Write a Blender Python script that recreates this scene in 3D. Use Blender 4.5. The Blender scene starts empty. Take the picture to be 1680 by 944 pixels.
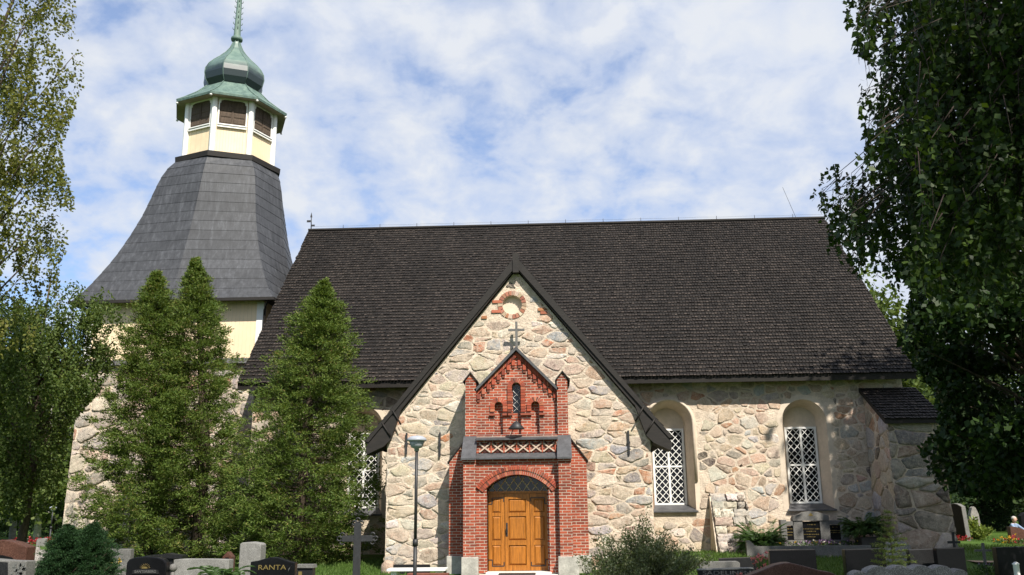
import bpy, bmesh, math, random
import numpy as np
from mathutils import Vector, Matrix, Euler, geometry
R = math.radians
sc = bpy.context.scene
COL = sc.collection
# ---------------------------------------------------------------- camera
F = 1480.0; PITCH = R(13.96); YAW = R(2.5); ROLL = R(-0.6); CZ = 1.65
cam = bpy.data.cameras.new('camera'); camo = bpy.data.objects.new('camera', cam); COL.objects.link(camo)
MC = Matrix.Rotation(YAW, 3, 'Z') @ Matrix.Rotation(math.pi / 2 + PITCH, 3, 'X') @ Matrix.Rotation(ROLL, 3, 'Z')
camo.matrix_world = Matrix.Translation((0, 0, CZ)) @ MC.to_4x4()
cam.sensor_width = 36; cam.lens = F / 1680 * 36; cam.clip_end = 3000; cam.clip_start = 0.1
sc.camera = camo
def at(x, y, Y):
    d = MC @ Vector(((x - 840) / F, -(y - 472) / F, -1)); t = Y / d.y
    return Vector((d.x * t, Y, d.z * t + CZ))
def proj(p):
    q = MC.transposed() @ (Vector(p) - Vector((0, 0, CZ)))
    return (840 + F * q.x / -q.z, 472 - F * q.y / -q.z) if q.z < -0.1 else None
# ---------------------------------------------------------------- materials
class NT:
    def __init__(s, name):
        s.m = bpy.data.materials.new(name); s.m.use_nodes = True; s.t = s.m.node_tree; s.n = s.t.nodes
        s.b = s.n['Principled BSDF']; s.o = s.n['Material Output']
    def add(s, typ, **kw):
        nd = s.n.new(typ)
        for k, v in kw.items():
            if k.startswith('_'): setattr(nd, k[1:], v)
        for k, v in kw.items():
            if not k.startswith('_'):
                i = nd.inputs[int(k[1:])] if k[0] == 'i' and k[1:].isdigit() else nd.inputs[k.replace('__', ' ')]
                if isinstance(v, tuple) and len(v) == 2 and hasattr(v[0], 'outputs'): s.t.links.new(v[0].outputs[v[1]], i)
                else: i.default_value = v
        return nd
    def link(s, a, o, b, i): s.t.links.new(a.outputs[o], b.inputs[i])
    def noise(s, scale, detail=4, rough=.6, vec=None, dist=0.0):
        nd = s.add('ShaderNodeTexNoise', Scale=scale, Detail=detail, Roughness=rough, Distortion=dist)
        if vec: s.t.links.new(vec[0].outputs[vec[1]], nd.inputs['Vector'])
        return nd
    def ramp(s, src, out, stops):
        nd = s.add('ShaderNodeValToRGB'); s.link(src, out, nd, 0); e = nd.color_ramp.elements
        while len(e) < len(stops): e.new(.5)
        for q, (p, c) in zip(e, stops):
            q.position = p; q.color = (c, c, c, 1) if isinstance(c, (int, float)) else (*c, 1)
        return nd
    def mix(s, fac, a, b, mode='MIX'):
        nd = s.add('ShaderNodeMix', _data_type='RGBA', _blend_type=mode)
        for i, v in ((0, fac), (6, a), (7, b)):
            if isinstance(v, tuple) and hasattr(v[0], 'outputs'): s.t.links.new(v[0].outputs[v[1]], nd.inputs[i])
            elif isinstance(v, tuple): nd.inputs[i].default_value = (*v, 1)
            else: nd.inputs[i].default_value = v
        return nd
    def coord(s): return s.add('ShaderNodeTexCoord')
    def bump(s, src, out, strength, dist=.02):
        nd = s.add('ShaderNodeBump', Strength=strength, Distance=dist); s.link(src, out, nd, 'Height'); s.link(nd, 0, s.b, 'Normal'); return nd
    def base(s, nd, out): s.link(nd, out, s.b, 'Base Color')

def plain(name, col, rough=.6, var=.25, scale=6, bump=.15, metal=0, spec=.4, bdist=.01, stretch=None):
    n = NT(name); c = n.coord(); vec = (c, 'Object')
    if stretch:
        mp = n.add('ShaderNodeMapping', Vector=(c, 'Object'), Scale=stretch); vec = (mp, 0)
    a = n.noise(scale, 5, .65, vec); b = n.noise(scale * 5.3, 4, .6, vec)
    r = n.ramp(a, 0, [(.3, tuple(max(0, x * (1 - var)) for x in col)), (.7, tuple(min(1, x * (1 + var)) for x in col))])
    r2 = n.ramp(b, 0, [(.3, 1 - var * .6), (.7, 1 + var * .3)])
    n.base(n.mix(1.0, (r, 0), (r2, 0), 'MULTIPLY'), 2)
    n.b.inputs['Roughness'].default_value = rough; n.b.inputs['Metallic'].default_value = metal
    n.b.inputs['Specular IOR Level'].default_value = spec
    if bump: n.bump(b, 0, bump, bdist)
    return n.m

def attr_mat(name, rough=.85, var=.35, scale=9, bump=.5, bdist=.02, spec=.3, white=0.0):
    n = NT(name); c = n.coord(); at_ = n.add('ShaderNodeAttribute', _attribute_name='Col')
    a = n.noise(scale, 6, .7, (c, 'Object')); b = n.noise(scale * 4, 4, .7, (c, 'Object'))
    r = n.ramp(a, 0, [(.28, 1 - var), (.72, 1 + var * .6)]); m = n.mix(1.0, (at_, 'Color'), (r, 0), 'MULTIPLY')
    r2 = n.ramp(b, 0, [(.3, 1 - var * .7), (.7, 1 + var * .4)]); m2 = n.mix(1.0, (m, 2), (r2, 0), 'MULTIPLY')
    if white:
        w = n.noise(2.2, 6, .75, (c, 'Object'), .4); wr = n.ramp(w, 0, [(.44, 0), (.60, white)])
        m2 = n.mix((wr, 0), (m2, 2), (.58, .49, .39))
        w = n.noise(11, 5, .75, (c, 'Object'), .6); wr = n.ramp(w, 0, [(.50, 0), (.62, white * .9)])
        m2 = n.mix((wr, 0), (m2, 2), (.59, .50, .40))
        w = n.noise(5, 4, .7, (c, 'Object')); wr = n.ramp(w, 0, [(.56, 0), (.7, .35)])
        m2 = n.mix((wr, 0), (m2, 2), (.36, .17, .085))
    n.base(m2, 2); n.b.inputs['Roughness'].default_value = rough; n.b.inputs['Specular IOR Level'].default_value = spec
    ad = n.add('ShaderNodeMath', _operation='ADD'); n.link(a, 0, ad, 0); n.link(b, 0, ad, 1)
    n.bump(ad, 0, bump, bdist)
    return n.m

def brick_mat():
    n = NT('red_brick'); c = n.coord(); s = n.add('ShaderNodeSeparateXYZ'); n.link(c, 'Object', s, 0)
    ad = n.add('ShaderNodeMath', _operation='ADD'); n.link(s, 0, ad, 0); n.link(s, 1, ad, 1)
    wob = n.noise(7, 2, .5, (c, 'Object')); wm = n.add('ShaderNodeMath', _operation='MULTIPLY_ADD'); n.link(wob, 0, wm, 0); wm.inputs[1].default_value = .012; n.link(s, 2, wm, 2)
    cb = n.add('ShaderNodeCombineXYZ'); n.link(ad, 0, cb, 0); n.link(wm, 0, cb, 1)
    br = n.add('ShaderNodeTexBrick', _offset=.5, Scale=1.0, Mortar__Size=.0085, Mortar__Smooth=.25, Bias=-.1, Brick__Width=.235, Row__Height=.0765,
               Color1=(.40, .085, .042, 1), Color2=(.18, .046, .030, 1), Mortar=(.50, .43, .35, 1))
    n.link(cb, 0, br, 'Vector')
    big = n.noise(2.2, 5, .65, (c, 'Object')); r = n.ramp(big, 0, [(.3, .72), (.7, 1.18)])
    fin = n.noise(60, 3, .6, (c, 'Object')); r2 = n.ramp(fin, 0, [(.3, .75), (.7, 1.12)])
    m = n.mix(1.0, (br, 'Color'), (r, 0), 'MULTIPLY'); m2 = n.mix(1.0, (m, 2), (r2, 0), 'MULTIPLY'); n.base(m2, 2)
    n.b.inputs['Roughness'].default_value = .88; n.b.inputs['Specular IOR Level'].default_value = .25
    inv = n.add('ShaderNodeMath', _operation='MULTIPLY_ADD'); n.link(br, 'Fac', inv, 0); inv.inputs[1].default_value = -1; n.link(fin, 0, inv, 2)
    n.bump(inv, 0, .6, .008)
    return n.m

def board_mat(name, col, pitch=.16):
    n = NT(name); c = n.coord(); s = n.add('ShaderNodeSeparateXYZ'); n.link(c, 'Object', s, 0)
    ad = n.add('ShaderNodeMath', _operation='ADD'); n.link(s, 0, ad, 0); n.link(s, 1, ad, 1)
    md = n.add('ShaderNodeMath', _operation='MODULO'); n.link(ad, 0, md, 0); md.inputs[1].default_value = pitch
    ab = n.add('ShaderNodeMath', _operation='ABSOLUTE'); n.link(md, 0, ab, 0)
    r = n.ramp(ab, 0, [(0, 0), (.016, 1)])
    ns = n.noise(1.3, 5, .6, (c, 'Object')); rr = n.ramp(ns, 0, [(.3, tuple(x * .9 for x in col)), (.7, tuple(min(1, x * 1.06) for x in col))])
    m = n.mix((r, 0), tuple(x * .62 for x in col), (rr, 0)); n.base(m, 2); n.b.inputs['Roughness'].default_value = .7
    n.bump(r, 0, .5, .015)
    return n.m

def granite(name, col, speck, rough=.35, spec=.5):
    n = NT(name); c = n.coord(); v = n.add('ShaderNodeTexVoronoi', Scale=140.0); n.link(c, 'Object', v, 'Vector')
    a = n.noise(90, 3, .7, (c, 'Object')); r = n.ramp(a, 0, [(.38, tuple(x * .55 for x in col)), (.52, col), (.68, speck)])
    b = n.noise(5, 4, .6, (c, 'Object')); r2 = n.ramp(b, 0, [(.3, .75), (.7, 1.15)])
    n.base(n.mix(1.0, (r, 0), (r2, 0), 'MULTIPLY'), 2); n.b.inputs['Roughness'].default_value = rough; n.b.inputs['Specular IOR Level'].default_value = spec
    return n.m

def leaf_mat(name, stops, trans=.35, rough=.5, spec=.3, big=.8):
    n = NT(name); g = n.add('ShaderNodeNewGeometry'); c = n.coord()
    ns = n.noise(big, 3, .6, (c, 'Object'))
    mx = n.add('ShaderNodeMath', _operation='MULTIPLY_ADD'); n.link(g, 'Random Per Island', mx, 0); mx.inputs[1].default_value = .6
    mm = n.add('ShaderNodeMath', _operation='MULTIPLY'); n.link(ns, 0, mm, 0); mm.inputs[1].default_value = .45; n.link(mm, 0, mx, 2)
    r = n.ramp(mx, 0, stops); n.base(r, 0)
    n.b.inputs['Roughness'].default_value = rough; n.b.inputs['Specular IOR Level'].default_value = spec
    t = n.add('ShaderNodeBsdfTranslucent'); tm = n.mix(1.0, (r, 0), (1.3, 1.25, .55), 'MULTIPLY'); n.link(tm, 2, t, 'Color')
    ms = n.add('ShaderNodeMixShader'); ms.inputs[0].default_value = trans; n.link(n.b, 0, ms, 1); n.link(t, 0, ms, 2); n.link(ms, 0, n.o, 0)
    return n.m

def ground_mat():
    n = NT('grass_ground'); c = n.coord()
    a = n.noise(.35, 6, .65, (c, 'Object')); b = n.noise(14, 5, .7, (c, 'Object'))
    r = n.ramp(a, 0, [(.3, (.045, .085, .015)), (.55, (.07, .13, .022)), (.75, (.11, .14, .04))])
    r2 = n.ramp(b, 0, [(.25, .5), (.75, 1.25)]); n.base(n.mix(1.0, (r, 0), (r2, 0), 'MULTIPLY'), 2)
    n.b.inputs['Roughness'].default_value = .95; n.b.inputs['Specular IOR Level'].default_value = .1; n.bump(b, 0, .9, .06)
    return n.m

def copper_mat():
    n = NT('verdigris_copper'); c = n.coord(); mp = n.add('ShaderNodeMapping', Vector=(c, 'Object'), Scale=(3, 3, .6))
    a = n.noise(1.6, 6, .65, (mp, 0)); b = n.noise(18, 4, .6, (c, 'Object'))
    r = n.ramp(a, 0, [(.28, (.05, .085, .078)), (.5, (.105, .165, .14)), (.72, (.17, .235, .19))])
    r2 = n.ramp(b, 0, [(.3, .8), (.7, 1.1)]); n.base(n.mix(1.0, (r, 0), (r2, 0), 'MULTIPLY'), 2)
    n.b.inputs['Roughness'].default_value = .6; n.b.inputs['Specular IOR Level'].default_value = .4; n.bump(b, 0, .1, .01)
    return n.m

def dark_copper():
    # the onion: green above, a brown-black unpatinated band on the overhung belly (a stain line of its own)
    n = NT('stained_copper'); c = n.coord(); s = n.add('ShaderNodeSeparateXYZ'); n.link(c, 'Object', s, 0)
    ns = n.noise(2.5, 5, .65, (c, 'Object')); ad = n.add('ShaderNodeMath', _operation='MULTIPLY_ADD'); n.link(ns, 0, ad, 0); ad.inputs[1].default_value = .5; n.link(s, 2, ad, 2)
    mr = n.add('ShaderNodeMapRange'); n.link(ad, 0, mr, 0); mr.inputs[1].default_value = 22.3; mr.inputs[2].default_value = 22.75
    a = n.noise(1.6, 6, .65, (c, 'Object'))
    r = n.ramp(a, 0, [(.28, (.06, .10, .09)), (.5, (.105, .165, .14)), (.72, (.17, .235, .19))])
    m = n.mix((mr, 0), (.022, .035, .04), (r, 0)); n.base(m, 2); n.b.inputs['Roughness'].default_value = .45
    return n.m

def slate_roof():
    n = NT('grey_sheet_roofing'); c = n.coord(); at_ = n.add('ShaderNodeAttribute', _attribute_name='Col')
    mp = n.add('ShaderNodeMapping', Vector=(c, 'Object'), Scale=(5, 5, .5))
    a = n.noise(1.4, 6, .7, (mp, 0)); r = n.ramp(a, 0, [(.3, .62), (.52, 1), (.72, 1.7)])
    b = n.noise(30, 4, .6, (c, 'Object')); r2 = n.ramp(b, 0, [(.3, .85), (.7, 1.12)])
    m = n.mix(1.0, (at_, 'Color'), (r, 0), 'MULTIPLY'); n.base(n.mix(1.0, (m, 2), (r2, 0), 'MULTIPLY'), 2)
    n.b.inputs['Roughness'].default_value = .6; n.b.inputs['Specular IOR Level'].default_value = .35; n.bump(b, 0, .15, .01)
    return n.m

PLAST = (.62, .52, .41)
M = dict(
    mortar=plain('lime_mortar', (.60, .50, .395), .95, .26, 3.2, 1.0, spec=.15, bdist=.035),
    stone=attr_mat('field_stone', white=.62, bump=1.0, var=.5), stone_clean=attr_mat('clean_field_stone', white=.42, bump=.9, var=.42),
    brick=brick_mat(), brick_c=attr_mat('arch_brick', .9, .2, 30, .3, .006),
    shingle=attr_mat('tarred_shingle', .75, .3, 6, .3, .01, .25),
    sheet=slate_roof(), slate=plain('slate_cap', (.075, .075, .08), .5, .3, 5, .15),
    tar=plain('tarred_board', (.016, .013, .011), .7, .4, 4, .3, stretch=(1, 1, 6)),
    plaster=plain('lime_plaster', PLAST, .9, .12, 1.6, .3),
    white=plain('white_paint', (.78, .77, .74), .5, .06, 4, .05),
    cream=board_mat('cream_boards', (.80, .635, .42)),
    glass=plain('dark_window_glass', (.006, .007, .009), .08, .3, 3, 0, spec=.5),
    oak=plain('varnished_wood', (.36, .13, .018), .38, .42, 3.2, .2, stretch=(12, 12, .7)),
    iron=plain('black_iron', (.028, .028, .030), .5, .3, 12, .1), metal=plain('galvanised_metal', (.33, .35, .39), .4, .08, 6, .03),
    copper=copper_mat(), onion=dark_copper(), oldwood=plain('weathered_shutter', (.085, .06, .042), .85, .35, 3, .4, stretch=(8, 8, 1)),
    base_st=plain('grey_granite_block', (.40, .38, .34), .9, .28, 5, .6),
    step=plain('pale_step', (.62, .60, .55), .8, .12, 4, .2), rust=plain('rusty_edge', (.16, .05, .03), .8, .3, 6, .2),
    ground=ground_mat(), sand=plain('sandy_path', (.36, .25, .16), .95, .25, 3, .6),
    black_gr=granite('black_granite', (.006, .006, .007), (.014, .014, .016), .3, .18), red_gr=granite('red_granite', (.085, .036, .024), (.14, .075, .055), .45, .25),
    grey_gr=granite('grey_granite', (.14, .135, .125), (.21, .205, .195), .75), dk_gr=granite('charcoal_granite', (.018, .018, .019), (.035, .035, .035), .4, .2),
    lt_gr=granite('pale_granite', (.21, .205, .19), (.31, .30, .29), .85), rock=granite('lichen_rock', (.22, .20, .18), (.50, .48, .44), .9),
    gold=plain('gilding', (.30, .22, .08), .5, .15, 8, 0, metal=.7), engr=plain('pale_engraving', (.13, .13, .125), .7, .1, 8, 0),
    bark=plain('brown_bark', (.09, .065, .045), .95, .4, 8, .8, stretch=(3, 3, 1), bdist=.03), birch=plain('birch_bark', (.42, .40, .36), .8, .45, 3, .5, stretch=(1, 1, 4)),
    twig=plain('twig_bark', (.045, .03, .022), .8, .3, 9, .1),
    l_thuja=leaf_mat('thuja_sprays', [(.15, (.052, .09, .018)), (.45, (.092, .142, .028)), (.76, (.14, .185, .04)), (.93, (.22, .15, .06))], .28, .6, .2, .9),
    l_dark=leaf_mat('dark_spruce_needles', [(.2, (.012, .03, .012)), (.6, (.024, .05, .018)), (.9, (.045, .075, .025))], .15, .65, .2),
    l_dwarf=leaf_mat('dwarf_spruce_needles', [(.2, (.012, .034, .013)), (.6, (.022, .055, .018)), (.9, (.04, .085, .025))], .15, .6, .2, 3),
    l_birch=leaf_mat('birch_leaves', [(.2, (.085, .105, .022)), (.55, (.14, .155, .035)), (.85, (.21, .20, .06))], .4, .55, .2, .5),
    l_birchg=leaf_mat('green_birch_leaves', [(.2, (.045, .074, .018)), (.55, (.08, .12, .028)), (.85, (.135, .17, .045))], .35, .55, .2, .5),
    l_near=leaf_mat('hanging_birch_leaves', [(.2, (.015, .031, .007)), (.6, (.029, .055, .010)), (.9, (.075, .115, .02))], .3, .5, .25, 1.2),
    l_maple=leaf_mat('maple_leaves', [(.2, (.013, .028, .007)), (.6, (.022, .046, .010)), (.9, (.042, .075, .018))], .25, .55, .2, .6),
    l_wood=leaf_mat('woodland_leaves', [(.2, (.03, .052, .018)), (.6, (.05, .08, .026)), (.9, (.085, .115, .04))], .3, .6, .2, .15),
    l_shrub=leaf_mat('shrub_leaves', [(.2, (.06, .085, .032)), (.6, (.12, .15, .065)), (.9, (.23, .24, .13))], .35, .45, .4, 3),
    l_fern=leaf_mat('fern_leaves', [(.2, (.03, .07, .015)), (.9, (.07, .13, .03))], .3, .45, .4, 3),
    l_lime=leaf_mat('lime_conifer_needles', [(.2, (.08, .13, .025)), (.9, (.22, .26, .06))], .3, .5, .3, 3),
    l_grass=leaf_mat('grass_blades', [(.2, (.05, .10, .018)), (.9, (.11, .17, .04))], .3, .6, .2, 1),
    pink=leaf_mat('pink_petals', [(.2, (.5, .12, .14)), (.9, (.75, .3, .3))], .3), redf=leaf_mat('red_petals', [(.2, (.22, .015, .02)), (.9, (.36, .03, .035))], .2),
    whitef=leaf_mat('white_petals', [(.2, (.6, .58, .5)), (.9, (.8, .78, .7))], .3), purple=leaf_mat('purple_petals', [(.2, (.16, .09, .2)), (.9, (.42, .28, .45))], .3),
    yellowf=leaf_mat('yellow_petals', [(.2, (.6, .35, .03)), (.9, (.75, .55, .1))], .3),
    skin=plain('skin', (.50, .30, .22), .6, .05, 5, 0), shirt=plain('blue_shirt', (.22, .29, .42), .9, .1, 5, .1), hair=plain('grey_hair', (.42, .40, .37), .8, .15, 20, .2), trousers=plain('dark_trousers', (.03, .03, .04), .9, .1, 5, .1),
    terracotta=plain('pot_dark', (.05, .045, .042), .6, .2, 5, .1),
)
# ---------------------------------------------------------------- mesh helpers
class MB:
    def __init__(s): s.v = []; s.f = []; s.mi = []; s.c = []; s.sm = []
    def face(s, idx, mi=0, c=None, sm=False): s.f.append(tuple(idx)); s.mi.append(mi); s.c.append(c or (1, 1, 1)); s.sm.append(sm)
    def add(s, pts): i = len(s.v); s.v.extend(tuple(p) for p in pts); return i
    def poly(s, pts, mi=0, c=None, sm=False): i = s.add(pts); s.face(range(i, i + len(pts)), mi, c, sm)
    def box(s, x0, x1, y0, y1, z0, z1, mi=0, c=None):
        s.hexa([(x0, y0, z0), (x1, y0, z0), (x1, y1, z0), (x0, y1, z0), (x0, y0, z1), (x1, y0, z1), (x1, y1, z1), (x0, y1, z1)], mi, c)
    def hexa(s, p, mi=0, c=None):
        i = s.add(p)
        for q in ((0, 3, 2, 1), (4, 5, 6, 7), (0, 1, 5, 4), (1, 2, 6, 5), (2, 3, 7, 6), (3, 0, 4, 7)): s.face([i + k for k in q], mi, c)
    def prism(s, poly, y0, y1, mi=0, c=None, tf=None):
        """poly = list of (x,z), extruded from y0 to y1"""
        tf = tf or (lambda u, v, w: (u, w, v)); n = len(poly)
        i = s.add([tf(u, v, y0) for u, v in poly]); j = s.add([tf(u, v, y1) for u, v in poly])
        s.face([i + k for k in range(n)], mi, c); s.face([j + n - 1 - k for k in range(n)], mi, c)
        for k in range(n): l = (k + 1) % n; s.face((i + l, i + k, j + k, j + l), mi, c)
    def tube(s, path, r, n=6, mi=0, c=None, sm=True):
        path = [Vector(p) for p in path]; m = len(path); rs = r if isinstance(r, (list, tuple)) else [r] * m
        rings = []
        for k in range(m):
            d = (path[min(k + 1, m - 1)] - path[max(k - 1, 0)])
            d = d.normalized() if d.length > 1e-9 else Vector((0, 0, 1))
            a = d.cross(Vector((0, 0, 1)) if abs(d.z) < .9 else Vector((1, 0, 0))).normalized(); b = d.cross(a)
            rings.append(s.add([path[k] + (a * math.cos(2 * math.pi * t / n) + b * math.sin(2 * math.pi * t / n)) * rs[k] for t in range(n)]))
        for k in range(m - 1):
            for t in range(n): u = (t + 1) % n; s.face((rings[k] + t, rings[k] + u, rings[k + 1] + u, rings[k + 1] + t), mi, c, sm)
        s.face([rings[0] + n - 1 - t for t in range(n)], mi, c); s.face([rings[-1] + t for t in range(n)], mi, c)
    def lathe(s, prof, cx, cy, n=16, mi=0, c=None, sm=True, a0=0.0):
        rings = [s.add([(cx + r * math.cos(a0 + 2 * math.pi * t / n), cy + r * math.sin(a0 + 2 * math.pi * t / n), z) for t in range(n)]) for r, z in prof]
        for k in range(len(prof) - 1):
            for t in range(n): u = (t + 1) % n; s.face((rings[k] + t, rings[k] + u, rings[k + 1] + u, rings[k + 1] + t), mi, c, sm)
        s.face([rings[0] + n - 1 - t for t in range(n)], mi, c); s.face([rings[-1] + t for t in range(n)], mi, c)
    def tess(s, loops, tf, mi=0, c=None):
        pts = [Vector((u, v, 0)) for l in loops for u, v in l]
        tris = geometry.tessellate_polygon([[Vector((u, v, 0)) for u, v in l] for l in loops])
        i = s.add([tf(p.x, p.y) for p in pts])
        for t in tris: s.face([i + k for k in t], mi, c)
    def rock(s, cx, cy, cz, rx, ry, rz, rng, mi=0, c=None, n=8, m=6, sq=.6):
        rows = []
        ph = [rng.uniform(0, 6.28) for _ in range(6)]
        for a in range(m + 1):
            th = math.pi * a / m; row = []
            for b in range(n):
                p = 2 * math.pi * b / n; x, y, z = math.sin(th) * math.cos(p), math.sin(th) * math.sin(p), -math.cos(th)
                f = lambda q: math.copysign(abs(q) ** sq, q)
                w = 1 + .09 * math.sin(3 * p + ph[0] + 2 * th) + .07 * math.sin(2 * p + ph[1] - 3 * th) + rng.uniform(-.03, .03)
                row.append((cx + rx * f(x) * w, cy + ry * f(y) * w, cz + rz * f(z) * w))
            rows.append(s.add(row))
        for a in range(m):
            for b in range(n): u = (b + 1) % n; s.face((rows[a] + b, rows[a] + u, rows[a + 1] + u, rows[a + 1] + b), mi, c, True)

def root_loc(o):
    p = Vector((0, 0, 0))
    while o: p += o.location; o = o.parent
    return p
def put(name, me, parent, base=None):
    o = bpy.data.objects.new(name, me); COL.objects.link(o)
    if parent: o.parent = parent
    elif base is not None: o.location = base
    return o
def build(name, mb, mats, parent=None, base=None, bevel=0, fix=True):
    org = root_loc(parent) if parent else Vector(base if base is not None else (0, 0, 0))
    me = bpy.data.meshes.new(name); me.from_pydata([(x - org.x, y - org.y, z - org.z) for x, y, z in mb.v], [], mb.f)
    for m in (mats if isinstance(mats, (list, tuple)) else [mats]): me.materials.append(m if not isinstance(m, str) else M[m])
    me.polygons.foreach_set('material_index', mb.mi); me.polygons.foreach_set('use_smooth', mb.sm)
    if any(c != (1, 1, 1) for c in mb.c):
        a = me.attributes.new('Col', 'FLOAT_COLOR', 'CORNER'); buf = []
        for f, c in zip(mb.f, mb.c): buf.extend((c[0], c[1], c[2], 1.0) * len(f))
        a.data.foreach_set('color', buf)
    if fix or bevel:
        bm = bmesh.new(); bm.from_mesh(me)
        if fix: bmesh.ops.recalc_face_normals(bm, faces=bm.faces)
        if bevel:
            bmesh.ops.remove_doubles(bm, verts=bm.verts, dist=.0005)
            bmesh.ops.bevel(bm, geom=[e for e in bm.edges if len(e.link_faces) == 2 and e.calc_face_angle(0) > .6], offset=bevel, segments=2, affect='EDGES', profile=.6)
        bm.to_mesh(me); bm.free()
    me.update()
    return put(name, me, parent, base)
def thing(name, label, cat, loc, group=None):
    o = bpy.data.objects.new(name, None); COL.objects.link(o); o.location = loc; o.empty_display_size = .3
    o['label'] = label; o['category'] = cat
    if group: o['group'] = group
    return o
def tag(o, label, cat, group=None):
    o['label'] = label; o['category'] = cat
    if group: o['group'] = group
    return o
# leaves ---------------------------------------------------------
def leaf_mesh(name, P, D, L, W, mat, parent, rs, flat=None):
    """P base points, D growth directions, L lengths, W widths -> kite leaves, one mesh"""
    org = np.array(root_loc(parent)) if parent else 0
    n = len(P); P = np.asarray(P, float) - org; D = D / (np.linalg.norm(D, axis=1, keepdims=True) + 1e-9)
    q = rs.normal(size=(n, 3))
    if flat is not None: q = q * (1 - flat) + np.cross(D, np.array([0, 0, 1.])) * flat * 2
    S = q - (q * D).sum(1, keepdims=True) * D; S /= np.linalg.norm(S, axis=1, keepdims=True) + 1e-9
    L = np.asarray(L).reshape(-1, 1) * np.ones((n, 1)); W = np.asarray(W).reshape(-1, 1) * np.ones((n, 1))
    mid = P + D * L * .42
    V = np.stack([P, mid + S * W * .5, P + D * L, mid - S * W * .5], 1).reshape(-1, 3)
    me = bpy.data.meshes.new(name); me.vertices.add(4 * n); me.vertices.foreach_set('co', V.astype(np.float32).ravel())
    me.loops.add(4 * n); me.loops.foreach_set('vertex_index', np.arange(4 * n, dtype=np.int32))
    me.polygons.add(n); me.polygons.foreach_set('loop_start', np.arange(0, 4 * n, 4, dtype=np.int32)); me.polygons.foreach_set('loop_total', np.full(n, 4, np.int32))
    me.materials.append(M[mat]); me.update(calc_edges=True); me.validate()
    return put(name, me, parent)
# ---------------------------------------------------------------- light
SUN = Vector((.32, -.588, .744)).normalized()
sd = bpy.data.lights.new('sun', 'SUN'); sd.energy = 4.6; sd.angle = R(.53); sd.color = (1, .94, .84)
so = bpy.data.objects.new('sun', sd); COL.objects.link(so); so.rotation_euler = SUN.to_track_quat('Z', 'Y').to_euler(); so.location = (20, -20, 40)
w = bpy.data.worlds.new('World'); sc.world = w; w.use_nodes = True; t = w.node_tree; nn = t.nodes; bg = nn['Background']
sky = nn.new('ShaderNodeTexSky'); sky.sky_type = 'NISHITA'; sky.sun_disc = False
sky.sun_elevation = math.asin(SUN.z); sky.sun_rotation = math.atan2(SUN.x, SUN.y); sky.air_density = 1.0; sky.dust_density = .6; sky.ozone_density = 1.6
tc = nn.new('ShaderNodeTexCoord'); sp = nn.new('ShaderNodeSeparateXYZ'); t.links.new(tc.outputs['Generated'], sp.inputs[0])
def wm(op, a, b=None, c=None):
    n = nn.new('ShaderNodeMath'); n.operation = op
    for i, v in enumerate((a, b, c)):
        if v is None: continue
        if isinstance(v, (int, float)): n.inputs[i].default_value = v
        else: t.links.new(v, n.inputs[i])
    return n.outputs[0]
zz = wm('ADD', wm('MAXIMUM', sp.outputs[2], 0.0), .42)
cb = nn.new('ShaderNodeCombineXYZ'); t.links.new(wm('DIVIDE', sp.outputs[0], zz), cb.inputs[0]); t.links.new(wm('DIVIDE', sp.outputs[1], zz), cb.inputs[1])
def wn(scale, detail, rough, dist=0, off=(0, 0, 0)):
    mp = nn.new('ShaderNodeMapping'); t.links.new(cb.outputs[0], mp.inputs[0]); mp.inputs['Location'].default_value = off
    n = nn.new('ShaderNodeTexNoise'); n.inputs['Scale'].default_value = scale; n.inputs['Detail'].default_value = detail; n.inputs['Roughness'].default_value = rough; n.inputs['Distortion'].default_value = dist
    t.links.new(mp.outputs[0], n.inputs['Vector']); return n.outputs[0]
big = wn(2.0, 3, .5, .2, (3.1, 1.7, 0)); puff = wn(11.0, 6, .54, .25, (.4, .2, 0)); fine = wn(32, 5, .6, .2, (5, 2, 0))
# more open sky towards the west (the left), thicker cloud to the east
cov = wm('ADD', wm('ADD', wm('MULTIPLY', big, .60), wm('MULTIPLY', puff, .72)), wm('MULTIPLY', fine, .26))
cov = wm('ADD', cov, wm('MULTIPLY', wm('SUBTRACT', sp.outputs[0], -.12), .32))
rp = nn.new('ShaderNodeValToRGB'); t.links.new(cov, rp.inputs[0])
e = rp.color_ramp.elements; e[0].position = .60; e[0].color = (.30, .30, .30, 1); e[1].position = .92; e[1].color = (1, 1, 1, 1); x = e.new(.74); x.color = (.76, .76, .76, 1)
shade = nn.new('ShaderNodeValToRGB'); t.links.new(puff, shade.inputs[0])
e = shade.color_ramp.elements; e[0].position = .35; e[0].color = (4.3, 4.9, 6.2, 1); e[1].position = .64; e[1].color = (5.6, 5.85, 6.3, 1)
mx = nn.new('ShaderNodeMix'); mx.data_type = 'RGBA'; t.links.new(rp.outputs[0], mx.inputs[0]); tn = nn.new('ShaderNodeMix'); tn.data_type = 'RGBA'; tn.blend_type = 'MULTIPLY'; tn.inputs[0].default_value = 1; t.links.new(sky.outputs[0], tn.inputs[6]); tn.inputs[7].default_value = (1.0, 1.16, 1.38, 1); t.links.new(tn.outputs[2], mx.inputs[6]); t.links.new(shade.outputs[0], mx.inputs[7])
t.links.new(mx.outputs[2], bg.inputs[0]); bg.inputs[1].default_value = .085
sc.view_settings.view_transform = 'Standard'; sc.view_settings.look = 'None'; sc.view_settings.gamma = 1; sc.view_settings.exposure = .75
cy = sc.cycles; cy.max_bounces = 6; cy.diffuse_bounces = 3; cy.glossy_bounces = 2; cy.transmission_bounces = 3; cy.transparent_max_bounces = 4; cy.caustics_reflective = False; cy.caustics_refractive = False
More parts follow.
